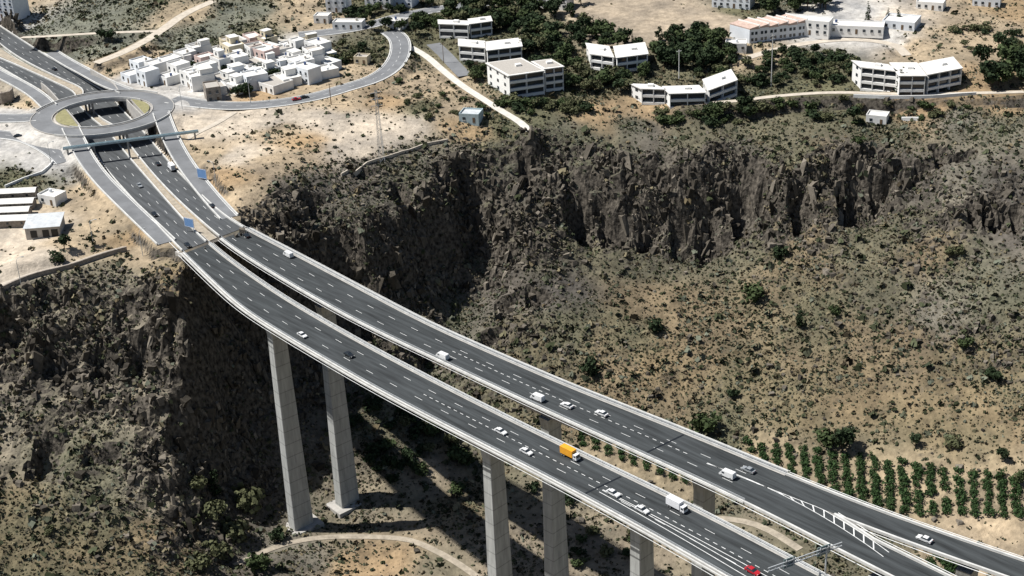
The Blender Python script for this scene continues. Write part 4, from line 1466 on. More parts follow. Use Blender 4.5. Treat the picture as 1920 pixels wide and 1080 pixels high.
# long building with stepped roofs
org = hit(1405, 82)
lg = thing('long_building', 'long pale blue building with a row of stepped reddish roofs by the brown field', 'building', org)
c, rt, lf = hit(1405, 82), hit(1512, 66), hit(1368, 68)
u_ = (rt - c)[:2]
W_ = np.linalg.norm(u_)
u_ /= W_
s_ = (lf - c)[:2]
D_ = np.linalg.norm(s_)
s_ /= D_
KEEP.append((*(c[:2] + u_ * W_ / 2 + s_ * D_ / 2), W_ * .5))
for i in range(6):
    a0_, a1_ = W_ * i / 6, W_ * (i + 1) / 6
    h = 6.2 + (0.35 if i % 2 else 0)
    P = lambda a, b: c[:2] + u_ * a + s_ * b
    mb = MB()
    mb.prism([P(a0_ + .01, 0), P(a1_ - .01, 0), P(a1_ - .01, D_), P(a0_ + .01, D_)], c[2] - 3, c[2] + h)
    mb.build('wall', 'white_cool', lg, org)
    mb = MB()
    q = [P(a0_, -.2), P(a1_, -.2), P(a1_, D_ + .2), P(a0_, D_ + .2)]
    mb.add([(*q[0], c[2] + h + .02), (*q[1], c[2] + h + .02), (*q[2], c[2] + h + .02), (*q[3], c[2] + h + .02), (*q[0], c[2] + h + .5), (*q[1], c[2] + h + 1.5), (*q[2], c[2] + h + 1.5), (*q[3], c[2] + h + .5)],
           [[0, 3, 2, 1], [4, 5, 6, 7], [0, 1, 5, 4], [1, 2, 6, 5], [2, 3, 7, 6], [3, 0, 4, 7]])
    rf = mb.build('roof', 'tile_roof', lg, org)
    mb = MB()
    mb.prism([P(a1_ - .3, -.4), P(a1_ - .03, -.4), P(a1_ - .03, D_ + .4), P(a1_ - .3, D_ + .4)], c[2] + h + .5, c[2] + h + 1.9)
    mb.build('roof_parapet', 'white', rf, org)
    nr2 = np.array([u_[1], -u_[0]])
    for k_, zz in ((.3, 1.6), (.7, 1.6), (.3, 4.4), (.7, 4.4)):
        mb = MB()
        mb.box((*(P(a0_ + (a1_ - a0_) * k_, 0) + nr2 * .03), c[2] + zz), (1.1, .08, 1.3), math.atan2(u_[1], u_[0]))
        mb.build('window', 'glass', lg, org)

# long farm sheds on the left
for i, (u0, v0, u1, v1, dw, h) in enumerate([(-60, 372, 70, 368, 4.2, 2.6), (-60, 392, 66, 388, 4.4, 2.6), (-60, 408, 58, 404, 4.2, 2.6), (-60, 424, 62, 420, 4.6, 2.6)]):
    a, b = hit(max(u0, -40), v0), hit(u1, v1)
    ln_ = np.linalg.norm((b - a)[:2]) + 14
    rz = math.atan2(b[1] - a[1], b[0] - a[0])
    cx = b[:2] - np.array([math.cos(rz), math.sin(rz)]) * ln_ / 2
    root = thing('farm_shed', 'long low farm shed with a pale pitched roof, %s counted from the back' % ORD[i], 'shed', (*cx, b[2]), rz, 'long farm sheds')
    KEEP.append((cx[0] + ln_ * .25, cx[1], 12))
    mb = MB()
    mb.box((0, 0, h / 2 - .8), (ln_, dw, h + 1.6))
    mb.build('wall', 'stone_wall', root)
    for s in (-1, 1):
        mb = MB()
        mb.add([(-ln_ / 2 - .3, s * (dw / 2 + .5), h - .05), (ln_ / 2 + .3, s * (dw / 2 + .5), h - .05), (ln_ / 2 + .3, 0, h + .9), (-ln_ / 2 - .3, 0, h + .9),
                (-ln_ / 2 - .3, s * (dw / 2 + .5), h + .05), (ln_ / 2 + .3, s * (dw / 2 + .5), h + .05), (ln_ / 2 + .3, 0, h + 1.0), (-ln_ / 2 - .3, 0, h + 1.0)],
               [[0, 1, 2, 3], [4, 5, 6, 7], [0, 1, 5, 4], [1, 2, 6, 5], [2, 3, 7, 6], [3, 0, 4, 7]])
        mb.build('roof', 'white_roof', root)
    for k in range(5):
        put('window', WINS, root, (ln_ / 2 - 3 - k * 5, -dw / 2 - .03, 1.5))
p = hit(82, 446)
root = thing('storage_shed', 'white metal roofed shed with a dark right side below the long farm sheds', 'shed', p, .06)
KEEP.append((p[0], p[1] + 4, 9))
mb = MB()
mb.box((0, 4.5, 1.2), (11.5, 9, 5.2))
mb.build('wall', 'concrete', root)
mb = MB()
mb.add([(-6.2, -.5, 3.85), (6.2, -.5, 3.85), (6.2, 9.5, 5.0), (-6.2, 9.5, 5.0), (-6.2, -.5, 4.05), (6.2, -.5, 4.05), (6.2, 9.5, 5.2), (-6.2, 9.5, 5.2)], [[0, 3, 2, 1], [4, 5, 6, 7], [0, 1, 5, 4], [1, 2, 6, 5], [2, 3, 7, 6], [3, 0, 4, 7]])
mb.build('roof', 'metal_roof', root)
for x in (-3, 1, 4):
    mb = MB()
    mb.box((x, -.03, 1.6), (2.2, .08, 2.6))
    mb.build('door', 'dark', root)


# free-standing walls
def wall(pts, h, t, m, label, name='garden_wall', drop=1.0):
    ln = smooth_line([hit(u, v) for u, v in pts], 3.0, 2)
    ln[:, 2] = ground(ln[:, 0], ln[:, 1])
    mb = MB()
    mb.add(*beam(ln, 0, t, h + drop, -drop))
    o = mb.build(name, m, None, ln[0])
    o.location = ln[0]
    return tag(o, label, 'wall')


wall([(0, 548), (60, 520), (130, 505), (190, 483), (238, 470)], 1.6, .7, 'stone_wall', 'low stone wall along the top of the left hillside', 'stone_wall')
wall([(-10, 196), (8, 196), (24, 192), (26, 184)], 5.0, .8, 'stone_wall', 'rough grey retaining wall at the left edge beside the slip road', 'stone_wall')
wall([(1600, 182), (1680, 186), (1760, 184), (1830, 178)], 1.2, .4, 'white', 'low white terrace wall in front of the right hand villa')
wall([(1690, 226), (1722, 226)], 1.4, .6, 'white', 'short white wall on the slope right of the lone small house')
wall([(10, 352), (50, 335), (92, 318), (100, 305)], 1.0, .4, 'white', 'low pale wall above the farm sheds on the left')
wall([(640, 330), (700, 302), (770, 282), (840, 265)], 1.0, .5, 'soil', 'low earth bank along the cliff edge below the sand lot', 'earth_bank')


# poles, lamps
def pole(u, v, h, r, m, label, name='utility_pole', arms=1, cat='pole'):
    p = hit(u, v)
    root = thing(name, label, cat, p, .4)
    mb = MB()
    mb.tube([(0, 0, -1), (0, 0, h)], [r, r * .6], 8)
    mb.build('post', m, root)
    for a in range(arms):
        mb = MB()
        mb.box((0, 0, h - .6 - a * 1.2), (2.4 if name == 'utility_pole' else .2, .14, .14))
        arm = mb.build('cross_arm', m, root)
        for x in (-1, 0, 1):
            mb = MB()
            mb.tube([(x, 0, h - .52 - a * 1.2), (x, 0, h - .2 - a * 1.2)], .07, 6)
            mb.build('insulator', 'glass', arm)
    return root


p = hit(716, 302)
root = thing('lattice_pylon', 'tall thin grey lattice pylon standing on the sand lot', 'pylon', p, .4)
H_, w0, w1 = 28.0, .95, .3
for sx, sy in ((-1, -1), (1, -1), (1, 1), (-1, 1)):
    mb = MB()
    mb.tube([(sx * w0, sy * w0, -1), (sx * w1, sy * w1, H_)], .07, 5)
    mb.build('leg', 'steel', root)
mb = MB()
for k in range(14):
    t0, t1 = k / 14, (k + 1) / 14
    a_, b_ = w0 + (w1 - w0) * t0, w0 + (w1 - w0) * t1
    for x0, y0, x1, y1 in ((-1, -1, 1, -1), (1, -1, 1, 1), (1, 1, -1, 1), (-1, 1, -1, -1)):
        mb.tube([(x0 * a_, y0 * a_, H_ * t0), (x1 * b_, y1 * b_, H_ * t1)], .035, 4)
stuff(mb.build('bracing', 'steel', root))
for zz in (22.0, 24.5, 27.0):
    mb = MB()
    mb.box((0, 0, zz), (4.4, .16, .16))
    am_ = mb.build('cross_arm', 'steel', root)
    for x in (-2.1, 2.1):
        mb = MB()
        mb.tube([(x, 0, zz - .08), (x, 0, zz - .8)], .09, 6)
        mb.build('insulator', 'glass', am_)
pole(1446, 162, 22, .24, 'parapet', 'tall pale pole in the garden left of the right hand villa', arms=2)
pole(621, 196, 9, .2, 'wood', 'short dark wooden pole beside the link road', arms=1)
pole(1273, 150, 13, .2, 'white', 'white pole behind the three pavilion villa', arms=1)
pole(832, 118, 9, .16, 'wood', 'thin wooden pole beside the short grey road', arms=1)


def lamp(u, v, label, rz):
    p = hit(u, v)
    root = thing('street_lamp', label, 'street lamp', p, rz, 'street lamps')
    mb = MB()
    mb.tube([(0, 0, -.5), (0, 0, 8.5), (.4, 0, 9.3), (1.8, 0, 9.6)], [.13, .09, .07, .06], 6)
    mb.build('post', 'steel', root)
    mb = MB()
    mb.box((2.1, 0, 9.58), (.8, .3, .16))
    h_ = mb.build('lamp_head', 'steel', root)
    mb = MB()
    mb.box((2.1, 0, 9.47), (.55, .22, .06))
    mb.build('lamp_glass', 'lamp', h_)


for u, v, lab, rz in [(97, 312, 'street lamp beside the farm road left of the motorway', .3), (268, 480, 'street lamp at the cliff edge left of the viaduct start', .6), (176, 462, 'street lamp on the waste ground left of the slip road', .2),
                      (406, 350, 'street lamp at the outer edge of the right hand slip road', 2.6), (470, 194, 'street lamp on the link road in front of the village', 1.0), (342, 205, 'street lamp where the link road leaves the roundabout', 1.4), (40, 535, 'street lamp at the left end of the low stone wall', .5)]:
    lamp(u, v, lab, rz)


# road signs
def sign(u, v, w, h, clear_, label, rz, m='sign_blue', z=0.0):
    p = at(u, v, z)
    root = thing('road_sign', label, 'sign', p, rz)
    for s in (-1, 1):
        mb = MB()
        mb.tube([(s * w * .36, .12, -1), (s * w * .36, .12, clear_ + h * .9)], .1, 6)
        mb.build('post', 'steel', root)
    mb = MB()
    mb.box((0, 0, clear_ + h / 2), (w, .12, h))
    pn = mb.build('panel', m, root)
    if m == 'sign_blue':
        mb = MB()
        for s in (-1, 1):
            mb.box((s * (w / 2 - .12), -.07, clear_ + h / 2), (.1, .02, h - .2))
            mb.box((0, -.07, clear_ + h / 2 + s * (h / 2 - .12)), (w - .34, .02, .1))
        mb.build('border', 'sign_white', pn)
    return root


sign(381, 344, 4.4, 3.6, 2.0, 'blue motorway sign at the outer edge of the right hand slip road', -.55)
sign(357, 436, 4.2, 3.2, 2.0, 'blue motorway sign standing on the median before the viaduct', -.55)

# overhead gantry over the near viaduct at the lower right
g1 = at(1548, 1066, 0)[:2]
g0 = lerp_pts(cLO, cLI, 0.99, np.array([g1 @ AX - 1.0]))[0]
org = np.array([*((g0 + g1) / 2), -1.0])
dv = (g1 - g0) / np.linalg.norm(g1 - g0)
rz = math.atan2(dv[1], dv[0])
root = thing('sign_gantry', 'steel sign gantry between the two viaducts at the lower right, sign backs showing', 'sign gantry', (*g1, 0.0), rz)
mb = MB()
mb.tube([(0, 0, -1.0), (0, 0, 5.6)], .22, 8)
mb.build('post', 'steel', root)
mb = MB()
for zz in (4.6, 5.5):
    mb.box((-5.5, 0, zz), (19, .2, .2))
for k in range(12):
    x = -15 + k * 1.6
    mb.tube([(x, 0, 4.6), (x + .8, 0, 5.5), (x + 1.6, 0, 4.6)], .07, 4)
mb.build('truss', 'steel', root)
for x, w in ((-9.5, 2.8), (-.6, 3.4)):
    mb = MB()
    mb.box((x, .25, 4.9), (w, .14, 2.3))
    pn = mb.build('sign_panel', 'sign_back', root)
    mb = MB()
    for q in (-.3, .3):
        mb.box((x + w * q, -.0, 4.9), (.12, .3, 2.1))
    mb.build('bracket', 'steel', pn)


# ------------------------------------------------------------------ vehicles
def wheels(root, xs_, y, r, w=.22):
    for x in xs_:
        for s in (-1, 1):
            mb = MB()
            mb.tube([(x, s * y - w / 2, r), (x, s * y + w / 2, r)], r, 12)
            wh = mb.build('wheel', 'tyre', root)
            mb = MB()
            mb.tube([(x, s * y + s * .02 - w / 2 - .01, r), (x, s * y + s * .02 + w / 2 + .01, r)], r * .55, 8)
            mb.build('rim', 'car_silver', wh)


def loft(mb, prof, yw):
    """side profile (x, z) list extruded across, each point with its own half width"""
    n = len(prof)
    v = [(x, -w, z) for (x, z), w in zip(prof, yw)] + [(x, w, z) for (x, z), w in zip(prof, yw)]
    mb.add(v, [list(range(n)), list(range(2 * n - 1, n - 1, -1))] + [[i, n + i, n + (i + 1) % n, (i + 1) % n] for i in range(n)])


def vehicle(u, v, kind, colour, label, sgn=1, z=0.0, ang_off=0.0, dirv=None, cat=None):
    p = at(u, v, z)
    if dirv is None:
        a = p[:2] @ AX
        c = lerp_pts(cLO, cLI, .5, np.array([a - 3, a + 3])) if sgn > 0 else lerp_pts(cRI, cRO, .5, np.array([a - 3, a + 3]))
        dv = (c[1] - c[0]) * sgn
    else:
        dv = np.array(dirv, float)
    rz = math.atan2(dv[1], dv[0]) + ang_off
    name = {'car': 'car', 'van': 'van', 'truck': 'box_truck'}[kind]
    root = thing(name, label, cat or {'car': 'car', 'van': 'van', 'truck': 'truck'}[kind], (p[0], p[1], z + 0.03), rz, 'vehicles on the motorway')
    root.scale = [{'car': .84, 'van': .84, 'truck': .68}[kind]] * 3
    if kind == 'car':
        mb = MB()
        loft(mb, [(-2.1, .35), (2.1, .35), (2.15, .62), (1.95, .78), (.95, .92), (-1.5, .95), (-2.1, .9), (-2.15, .6)], [.8, .8, .82, .78, .84, .84, .8, .82])
        mb.build('body', colour, root)
        mb = MB()
        loft(mb, [(.95, .90), (.25, 1.38), (-1.05, 1.40), (-1.75, .93)], [.78, .62, .62, .76])
        mb.build('windows', 'glass', root)
        mb = MB()
        loft(mb, [(.28, 1.375), (.2, 1.45), (-1.0, 1.46), (-1.1, 1.39)], [.64, .58, .58, .64])
        mb.build('roof', colour, root)
        wheels(root, (-1.3, 1.3), .76, .31)
        for s in (-1, 1):
            mb = MB()
            mb.box((2.1, s * .58, .68), (.12, .34, .14))
            mb.build('headlight', 'lamp', root)
            mb = MB()
            mb.box((-2.14, s * .6, .74), (.08, .3, .16))
            mb.build('tail_light', 'lamp_red', root)
    elif kind == 'van':
        mb = MB()
        loft(mb, [(-2.4, .4), (2.4, .4), (2.45, .8), (2.2, 1.1), (1.4, 2.05), (-2.3, 2.15), (-2.45, 1.9)], [.9, .9, .9, .88, .82, .84, .88])
        mb.build('body', colour, root)
        mb = MB()
        loft(mb, [(2.2, 1.14), (1.52, 1.95), (1.44, 1.98), (2.1, 1.12)], [.84, .78, .78, .84])
        mb.build('windscreen', 'glass', root)
        for s in (-1, 1):
            mb = MB()
            mb.box((1.0, s * .885, 1.45), (.9, .04, .5))
            mb.build('side_window', 'glass', root)
        wheels(root, (-1.6, 1.5), .84, .35)
    else:
        mb = MB()
        mb.box((-.3, 0, .75), (7.6, .9, .3))
        mb.build('chassis', 'car_dark', root)
        mb = MB()
        mb.box((-1.2, 0, 2.35), (6.0, 2.4, 2.7))
        cg = mb.build('cargo_box', colour, root)
        mb = MB()
        mb.box((-1.2, 0, 3.73), (6.06, 2.46, .08))
        mb.build('box_roof', colour, cg)
        mb = MB()
        loft(mb, [(2.1, .6), (3.75, .6), (3.85, 1.5), (3.5, 2.6), (2.1, 2.7)], [1.12, 1.12, 1.14, 1.05, 1.1])
        cb = mb.build('cab', 'truck_white', root)
        mb = MB()
        loft(mb, [(3.87, 1.55), (3.56, 2.45), (3.5, 2.45), (3.8, 1.55)], [1.02, .95, .95, 1.02])
        mb.build('windscreen', 'glass', cb)
        for s in (-1, 1):
            mb = MB()
            mb.box((2.95, s * 1.12, 1.95), (.9, .06, .7))
            mb.build('side_window', 'glass', cb)
        wheels(root, (-3.2, -2.2, 2.8), 1.05, .48, .3)
    return root


for args in [
 (567, 631, 'car', 'car_white', 'white car on the nearer viaduct above the first tall pier'),
 (655, 668, 'car', 'car_dark', 'dark car in the middle lane of the nearer viaduct, following the first white car'),
 (939, 812, 'car', 'car_white', 'white car on the dotted line of the nearer viaduct, well behind the orange truck'),
 (987, 850, 'car', 'car_white', 'white car in the outer lane of the nearer viaduct beside the orange truck'),
 (1070, 858, 'truck', 'truck_orange', 'orange box truck with a white cab on the nearer viaduct'),
 (1150, 928, 'car', 'car_white', 'white car between the orange and the white truck on the nearer viaduct'),
 (1204, 959, 'car', 'car_white', 'white car in the outer lane beside the white truck'),
 (1270, 955, 'truck', 'truck_white', 'white box truck on the nearer viaduct'),
 (1411, 1074, 'car', 'car_red', 'red car at the bottom edge on the nearer viaduct'),
 (290, 404, 'car', 'car_dark', 'dark car on the left carriageway before the viaduct'),
 (352, 462, 'car', 'car_dark', 'dark car entering the nearer viaduct below the median sign'),
 (262, 350, 'car', 'car_silver', 'silver car on the left carriageway past the footbridge'),
]:
    vehicle(*args, sgn=1)
for args in [
 (541, 481, 'van', 'car_white', 'white van at the outer edge of the farther viaduct near its start'),
 (830, 672, 'van', 'car_white', 'white van in the inner lane of the farther viaduct at mid span'),
 (1008, 750, 'van', 'car_white', 'white van leading the three white vehicles on the farther viaduct'),
 (1063, 763, 'car', 'car_white', 'white car, middle one of three white vehicles on the farther viaduct'),
 (1128, 778, 'car', 'car_white', 'white car, rearmost of three white vehicles on the farther viaduct'),
 (1364, 894, 'van', 'car_white', 'white van beside the hatched wedge of the farther viaduct'),
 (1403, 884, 'car', 'car_silver', 'silver car in the outer lane level with the hatched wedge'),
 (1733, 1014, 'car', 'car_white', 'white car on the exit branch at the lower right'),
 (398, 388, 'car', 'car_dark', 'dark car where the right slip road joins the farther viaduct'),
 (462, 444, 'car', 'car_dark', 'dark car in the outer lane at the start of the farther viaduct'),
 (296, 309, 'car', 'car_dark', 'dark car on the right carriageway past the footbridge shadow'),
 (322, 318, 'truck', 'truck_white', 'white box truck on the right carriageway below the footbridge'),
 (102, 131, 'car', 'car_dark', 'dark car on the motorway beyond the roundabout'),
]:
    vehicle(*args, sgn=-1)
lr = ROADS['link_road'][0]
i_ = int(np.argmin(np.hypot(lr[:, 0] - at(556, 190, 5.5)[0], lr[:, 1] - at(556, 190, 5.5)[1])))
vehicle(556, 188, 'car', 'car_red', 'red car on the link road in front of the village', z=float(lr[i_, 2]) + .02, dirv=lr[i_ + 1, :2] - lr[i_ - 1, :2])
vehicle(571, 184, 'car', 'car_dark', 'dark car just ahead of the red car on the link road', z=float(lr[i_ + 1, 2]) + .02, dirv=lr[i_ + 2, :2] - lr[i_, :2])
vehicle(35, 257, 'car', 'car_dark', 'dark car on the farm road at the left edge', z=5.0, dirv=(1, -.1))

# ------------------------------------------------------------------ planting
# individual trees and bushes on the slopes and the valley floor
for u, v, h, kind, lab in [
 (1108, 702, 5.5, 'dbush', 'dark round bush alone on the slope just above the farther viaduct'),
 (1500, 615, 7.5, 'tall', 'tall dark narrow tree standing alone in the middle of the right slope'),
 (1232, 618, 5, 'dbush', 'dark bush on the slope left of the tall narrow tree'),
 (1418, 562, 6, 'bush', 'wide green bush up the slope left of the tall narrow tree'),
 (1566, 590, 3.5, 'bush', 'small green bush just right of the tall narrow tree'),
 (1862, 708, 4.5, 'dbush', 'dark round bush near the right edge, half way down the slope'),
 (1322, 800, 7.5, 'bush', 'broad dark green bush clump above the farther viaduct, left of the orchard'),
 (1372, 742, 3.2, 'dbush', 'small dark bush above the broad clump left of the orchard'),
 (1578, 850, 9.5, 'dark', 'biggest dark tree, standing over the top edge of the orchard'),
 (1548, 836, 6, 'bush', 'green bush leaning against the biggest orchard side tree on its left'),
 (1716, 838, 4.8, 'dark', 'dark round tree above the orchard, right of the biggest tree'),
 (1785, 838, 4, 'obush', 'grey green bush between the two dark trees above the orchard'),
 (1878, 866, 5, 'dark', 'dark tree above the right end of the orchard'),
 (1912, 908, 5, 'mid', 'green tree cut by the right edge at the orchard end'),
 (1790, 476, 5, 'obush', 'grey green bush below the columnar rock face on the right'),
 (1460, 482, 4.5, 'dbush', 'dark bush under the cliff at the right of the middle'),
 (1810, 650, 4, 'bush', 'green bush on the right slope above the round dark one'),
 (1600, 232, 7, 'dark', 'dark tree on the slope left of the lone small white house'),
 (1610, 268, 4, 'bush', 'bright green bush below the lone small white house'),
 (404, 930, 9.5, 'tall', 'thin pale green tree growing out of the shade left of the first pier'),
 (372, 912, 5, 'obush', 'small grey green shrub in the shade, farthest left of the first pier'),
 (470, 955, 8.5, 'obush', 'spreading grey green shrub in the shade close to the first pier'),
 (405, 985, 9, 'olive', 'leafy shrub below the thin pale tree left of the first pier'),
 (410, 1040, 7, 'obush', 'grey green bush at the foot of the shaded gully'),
 (350, 985, 3.5, 'obush', 'low bush at the edge of the gully shade'),
 (490, 1068, 6, 'bush', 'green bush at the bottom edge left of the valley track'),
 (445, 1010, 7, 'obush', 'big grey green shrub between the gully bushes and the first pier foot'),
 (375, 1060, 6, 'obush', 'grey shrub at the bottom edge below the shaded gully'),
 (520, 1010, 4.5, 'dbush', 'dark bush beside the foot of the first pier'),
 (92, 998, 3, 'obush', 'grey round bush alone on the dry grass at the lower left'),
 (810, 812, 6, 'bush', 'green bush peeping from under the nearer viaduct left of the second pier'),
 (850, 842, 6.5, 'olive', 'olive bush right beside the lit head of the second pier'),
 (880, 868, 5, 'bush', 'green bush partly behind the second pier of the nearer viaduct'),
 (122, 470, 5.5, 'dark', 'dark tree at the right side of the white storage shed'),
 (112, 492, 4, 'dbush', 'dark bush below the white storage shed'),
 (174, 460, 5, 'tall', 'slim tree on the waste ground right of the storage shed'),
 (1120, 800, 4, 'bush', 'green bush in the gap between the viaducts'),
]:
    tree(hit(u, v), h, kind, lab)


ADJ = {'dark': 'dark round tree', 'mid': 'green round tree', 'olive': 'grey green tree', 'tall': 'tall narrow dark tree', 'bush': 'green bush', 'dbush': 'dark bush', 'obush': 'grey green bush'}


def nth(i):
    return ORD[i] if i < 12 else ['thirteenth', 'fourteenth', 'fifteenth', 'sixteenth', 'seventeenth', 'eighteenth', 'nineteenth', 'twentieth', 'twenty first', 'twenty second', 'twenty third', 'twenty fourth', 'twenty fifth', 'twenty sixth'][min(i - 12, 13)]


def grove(n, poly, kinds, hs, place, group, rad=0.8):
    """scatter n trees inside a surveyed outline; each is labelled by kind, depth band and order from the left"""
    poly = np.array(poly, float)
    u0, v0 = poly.min(0)
    u1, v1 = poly.max(0)
    got, tries = [], 0
    while len(got) < n and tries < n * 14:
        tries += 1
        u, v = random.uniform(u0, u1), random.uniform(v0, v1)
        inside = False
        j = len(poly) - 1
        for i in range(len(poly)):
            if (poly[i, 1] > v) != (poly[j, 1] > v) and u < (poly[j, 0] - poly[i, 0]) * (v - poly[i, 1]) / (poly[j, 1] - poly[i, 1]) + poly[i, 0]:
                inside = not inside
            j = i
        if not inside:
            continue
        p = hit(u, v)
        if clear(p, rad):
            got.append((u, v, p, random.choice(kinds)))
    got.sort(key=lambda t: t[1])
    nb_ = 3 if len(got) > 24 else (2 if len(got) > 10 else 1)
    for b in range(nb_):
        band = sorted(got[len(got) * b // nb_:len(got) * (b + 1) // nb_])
        cnt = {}
        for u, v, p, kd in band:
            cnt[kd] = cnt.get(kd, 0) + 1
            where = {1: 'in', 2: ('back of', 'front of')[b % 2], 3: ('back of', 'middle of', 'front of')[b]}[nb_]
            tree(p, random.uniform(*hs), kd, '%s %s from left, %s %s' % (nth(cnt[kd] - 1), ADJ[kd], where, place), group, random.uniform(1.05, 1.45))


grove(34, [(360, 165), (350, 120), (470, 84), (600, 84), (615, 140), (420, 178)], ['dark', 'mid', 'dbush'], (2.5, 4.4), 'the village itself', 'trees by the village', -2.6)
G1 = 'trees of the wood above the villas'
grove(125, [(835, 20), (900, 2), (1100, 4), (1085, 40), (1150, 70), (1210, 95), (1110, 96), (1060, 120), (990, 110), (930, 68), (840, 46)], ['dark', 'dark', 'mid', 'tall', 'olive'], (4.5, 8.0),
      'the wood above the villas', G1)
grove(36, [(1000, 130), (1075, 110), (1100, 140), (1230, 138), (1180, 176), (1070, 180)], ['dark', 'mid', 'mid', 'olive'], (3.5, 6.5), 'the grove between the villas', 'trees below the villas')
grove(54, [(1225, 70), (1300, 62), (1385, 78), (1375, 118), (1300, 140), (1215, 120)], ['dark', 'dark', 'mid', 'tall'], (5, 8.5), 'the clump below the field', 'trees below the brown field')
grove(80, [(1380, 105), (1480, 95), (1600, 110), (1600, 165), (1420, 165), (1280, 145)], ['mid', 'olive', 'obush', 'dark', 'dbush'], (2.5, 5), 'the garden by the pole', 'garden planting by the pole')
grove(16, [(1385, 8), (1470, 4), (1590, 6), (1560, 22), (1440, 30)], ['dark', 'dark', 'mid'], (5, 9), 'the trees at the top edge', 'trees at the top edge')
grove(11, [(1848, 120), (1925, 118), (1925, 168), (1850, 165)], ['dark', 'dark', 'mid'], (7, 10), 'the right edge clump', 'trees at the right edge')
grove(14, [(640, 62), (780, 40), (830, 30), (835, 60), (780, 80), (690, 80)], ['dark', 'mid', 'olive'], (4, 6.5), 'the upper road planting', 'trees by the upper road')
grove(12, [(600, 36), (690, 20), (800, 4), (840, 8), (700, 40), (620, 54)], ['dark', 'mid', 'dbush'], (3, 5.5), 'the planting beyond the upper road', 'trees beyond the upper road')
grove(14, [(590, 108), (650, 85), (690, 96), (640, 130), (600, 140)], ['dark', 'mid', 'olive', 'dbush'], (2.5, 4.5), 'the gardens right of the village', 'trees by the village')
grove(12, [(330, 118), (380, 104), (400, 130), (350, 148)], ['dark', 'mid', 'dbush'], (3, 5), 'the trees left of the village', 'trees by the village')
grove(5, [(420, 168), (470, 160), (478, 178), (430, 184)], ['dark', 'dbush'], (4, 5), 'the near village corner', 'trees by the village')
grove(10, [(870, 120), (915, 130), (905, 170), (880, 160)], ['dark', 'mid', 'olive'], (3, 5.5), 'the strip by the grey road', 'trees below the villas')
grove(26, [(900, 190), (1080, 190), (1100, 212), (960, 216)], ['bush', 'olive', 'dbush', 'obush'], (2, 4), 'the strip below the tall villa', 'garden bushes')
grove(40, [(1190, 205), (1420, 190), (1560, 188), (1560, 225), (1400, 240), (1250, 235)], ['dbush', 'bush', 'obush'], (2, 4.2), 'the slope under the pavilions', 'bushes under the terrace')
grove(18, [(1560, 180), (1760, 190), (1900, 196), (1880, 225), (1580, 235)], ['obush', 'bush', 'olive'], (1.6, 3.4), 'the orange slope', 'bushes under the terrace')
grove(14, [(1720, 70), (1900, 40), (1915, 100), (1800, 110)], ['obush', 'olive', 'dbush'], (2, 4.5), 'the upper right scrubland', 'bushes at the upper right')
grove(20, [(740, 150), (850, 160), (930, 225), (800, 230), (730, 200)], ['obush', 'bush', 'dbush'], (1.2, 2.6), 'the ground by the pale track', 'bushes by the pale track')
grove(10, [(640, 110), (720, 90), (720, 130), (650, 150)], ['obush', 'dbush'], (1.2, 2.4), 'the link road bend', 'bushes by the link road')
grove(26, [(650, 720), (740, 760), (880, 850), (870, 930), (700, 900), (640, 820)], ['dbush', 'dbush', 'bush', 'olive'], (2.2, 5.0), 'the added planting by the second pier pair', 'bushes added to darken the gorge floor')  # extra dark bushes, added to darken the floor where it stays sunlit
grove(14, [(960, 890), (1180, 940), (1200, 1060), (1000, 1060)], ['dbush', 'bush', 'obush'], (1.8, 4.0), 'the planting added at the bottom', 'bushes added to darken the gorge floor')  # a few more added to darken the floor on this side
for i, (u, v) in enumerate([(1112, 52), (1124, 58), (1136, 64), (1150, 68), (1160, 74), (1172, 80), (1186, 84)]):
    tree(hit(u, v), random.uniform(5.5, 7.5), 'cypress', 'dark cypress, %s from the left in the line along the brown field' % ORD[i], 'cypresses along the field', 1.5)
tree(hit(1627, 40), 10, 'cypress', 'tall dark cypress in the white yard, leftmost of three', 'cypresses in the yard', 1.5)
tree(hit(1664, 40), 7, 'cypress', 'short dark cypress in the white yard, middle one of three', 'cypresses in the yard', 1.6)
tree(hit(1684, 42), 8, 'cypress', 'dark cypress in the white yard, rightmost of three', 'cypresses in the yard', 1.8)
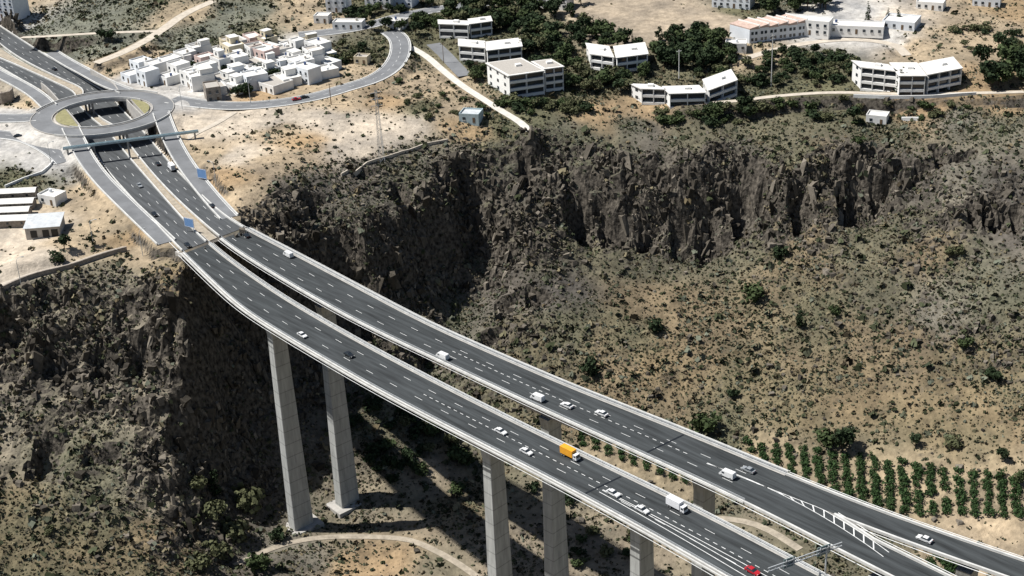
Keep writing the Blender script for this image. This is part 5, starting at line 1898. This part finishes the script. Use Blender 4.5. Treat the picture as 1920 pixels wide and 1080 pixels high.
tree(hit(1688, 174), 12, 'cypress', 'brown dark cypress before the middle of the right hand villa', None, 1.6)
tree(hit(1838, 124), 9, 'dark', 'big dark round tree left of the clump at the right edge', None)
tree(hit(1872, 92), 7, 'dark', 'dark tree alone above the clump at the right edge', None)
tree(hit(210, 80), 6, 'dark', 'dark tree beside the hill track on the far field', None)
tree(hit(192, 78), 6, 'dark', 'dark tree just left of the other beside the hill track', None)

# orchard in rows
ORME = [crown_mesh('orchard_tree', M['leaf_orchard'], 'bush', 70 + i, 270) for i in range(4)]


def orchard_tree(p, s, label, group):
    o = link('orchard_tree', random.choice(ORME), None, (p[0], p[1], p[2] - .1))
    o.rotation_euler[2] = random.uniform(0, 6.28)
    o.scale = (s * 1.1, s * 1.1, s * 1.25)
    tag(o, label, 'tree', group)


for r in range(20):
    u = 1400 + r * 26.4
    vt = 832 + 0.135 * (u - 1402)
    vb = np.interp(u, [1400, 1500, 1600, 1690, 1800, 1920], [846, 897, 940, 962, 966, 968])
    a, b = hit(u, vt), hit(u + 6, vb)
    n = max(1, int(np.linalg.norm(b - a) / 1.9))
    row = nth(r) if r < 19 else 'last'
    for k in range(n + 1):
        if random.random() < .05:
            continue
        q = a + (b - a) * k / n
        x, y = q[0] + random.uniform(-.4, .4), q[1] + random.uniform(-.4, .4)
        orchard_tree((x, y, ground(x, y)[0]), random.uniform(2.0, 3.0), '%s tree from the top in the %s orchard row from the left' % (nth(k), row), 'orchard rows')
for r in range(9):
    u = 1090 + r * 24
    for k in range(3):
        v = 812 + r * 9 + k * 11
        p = hit(u + k * 1.5, v)
        orchard_tree(p, random.uniform(1.9, 2.6), '%s tree from the top in the %s orchard row between the viaducts' % (nth(k), nth(r)), 'orchard between the viaducts')
fk = sorted((random.uniform(1690, 1800), random.uniform(1030, 1085)) for _ in range(26))
for k, (u, v) in enumerate(fk):
    orchard_tree(hit(u, v), random.uniform(2.0, 3.0), '%s green tree from the %s below the fork of the farther viaduct' % (nth(k % 13), 'left' if k < 13 else 'middle'), 'trees below the fork')
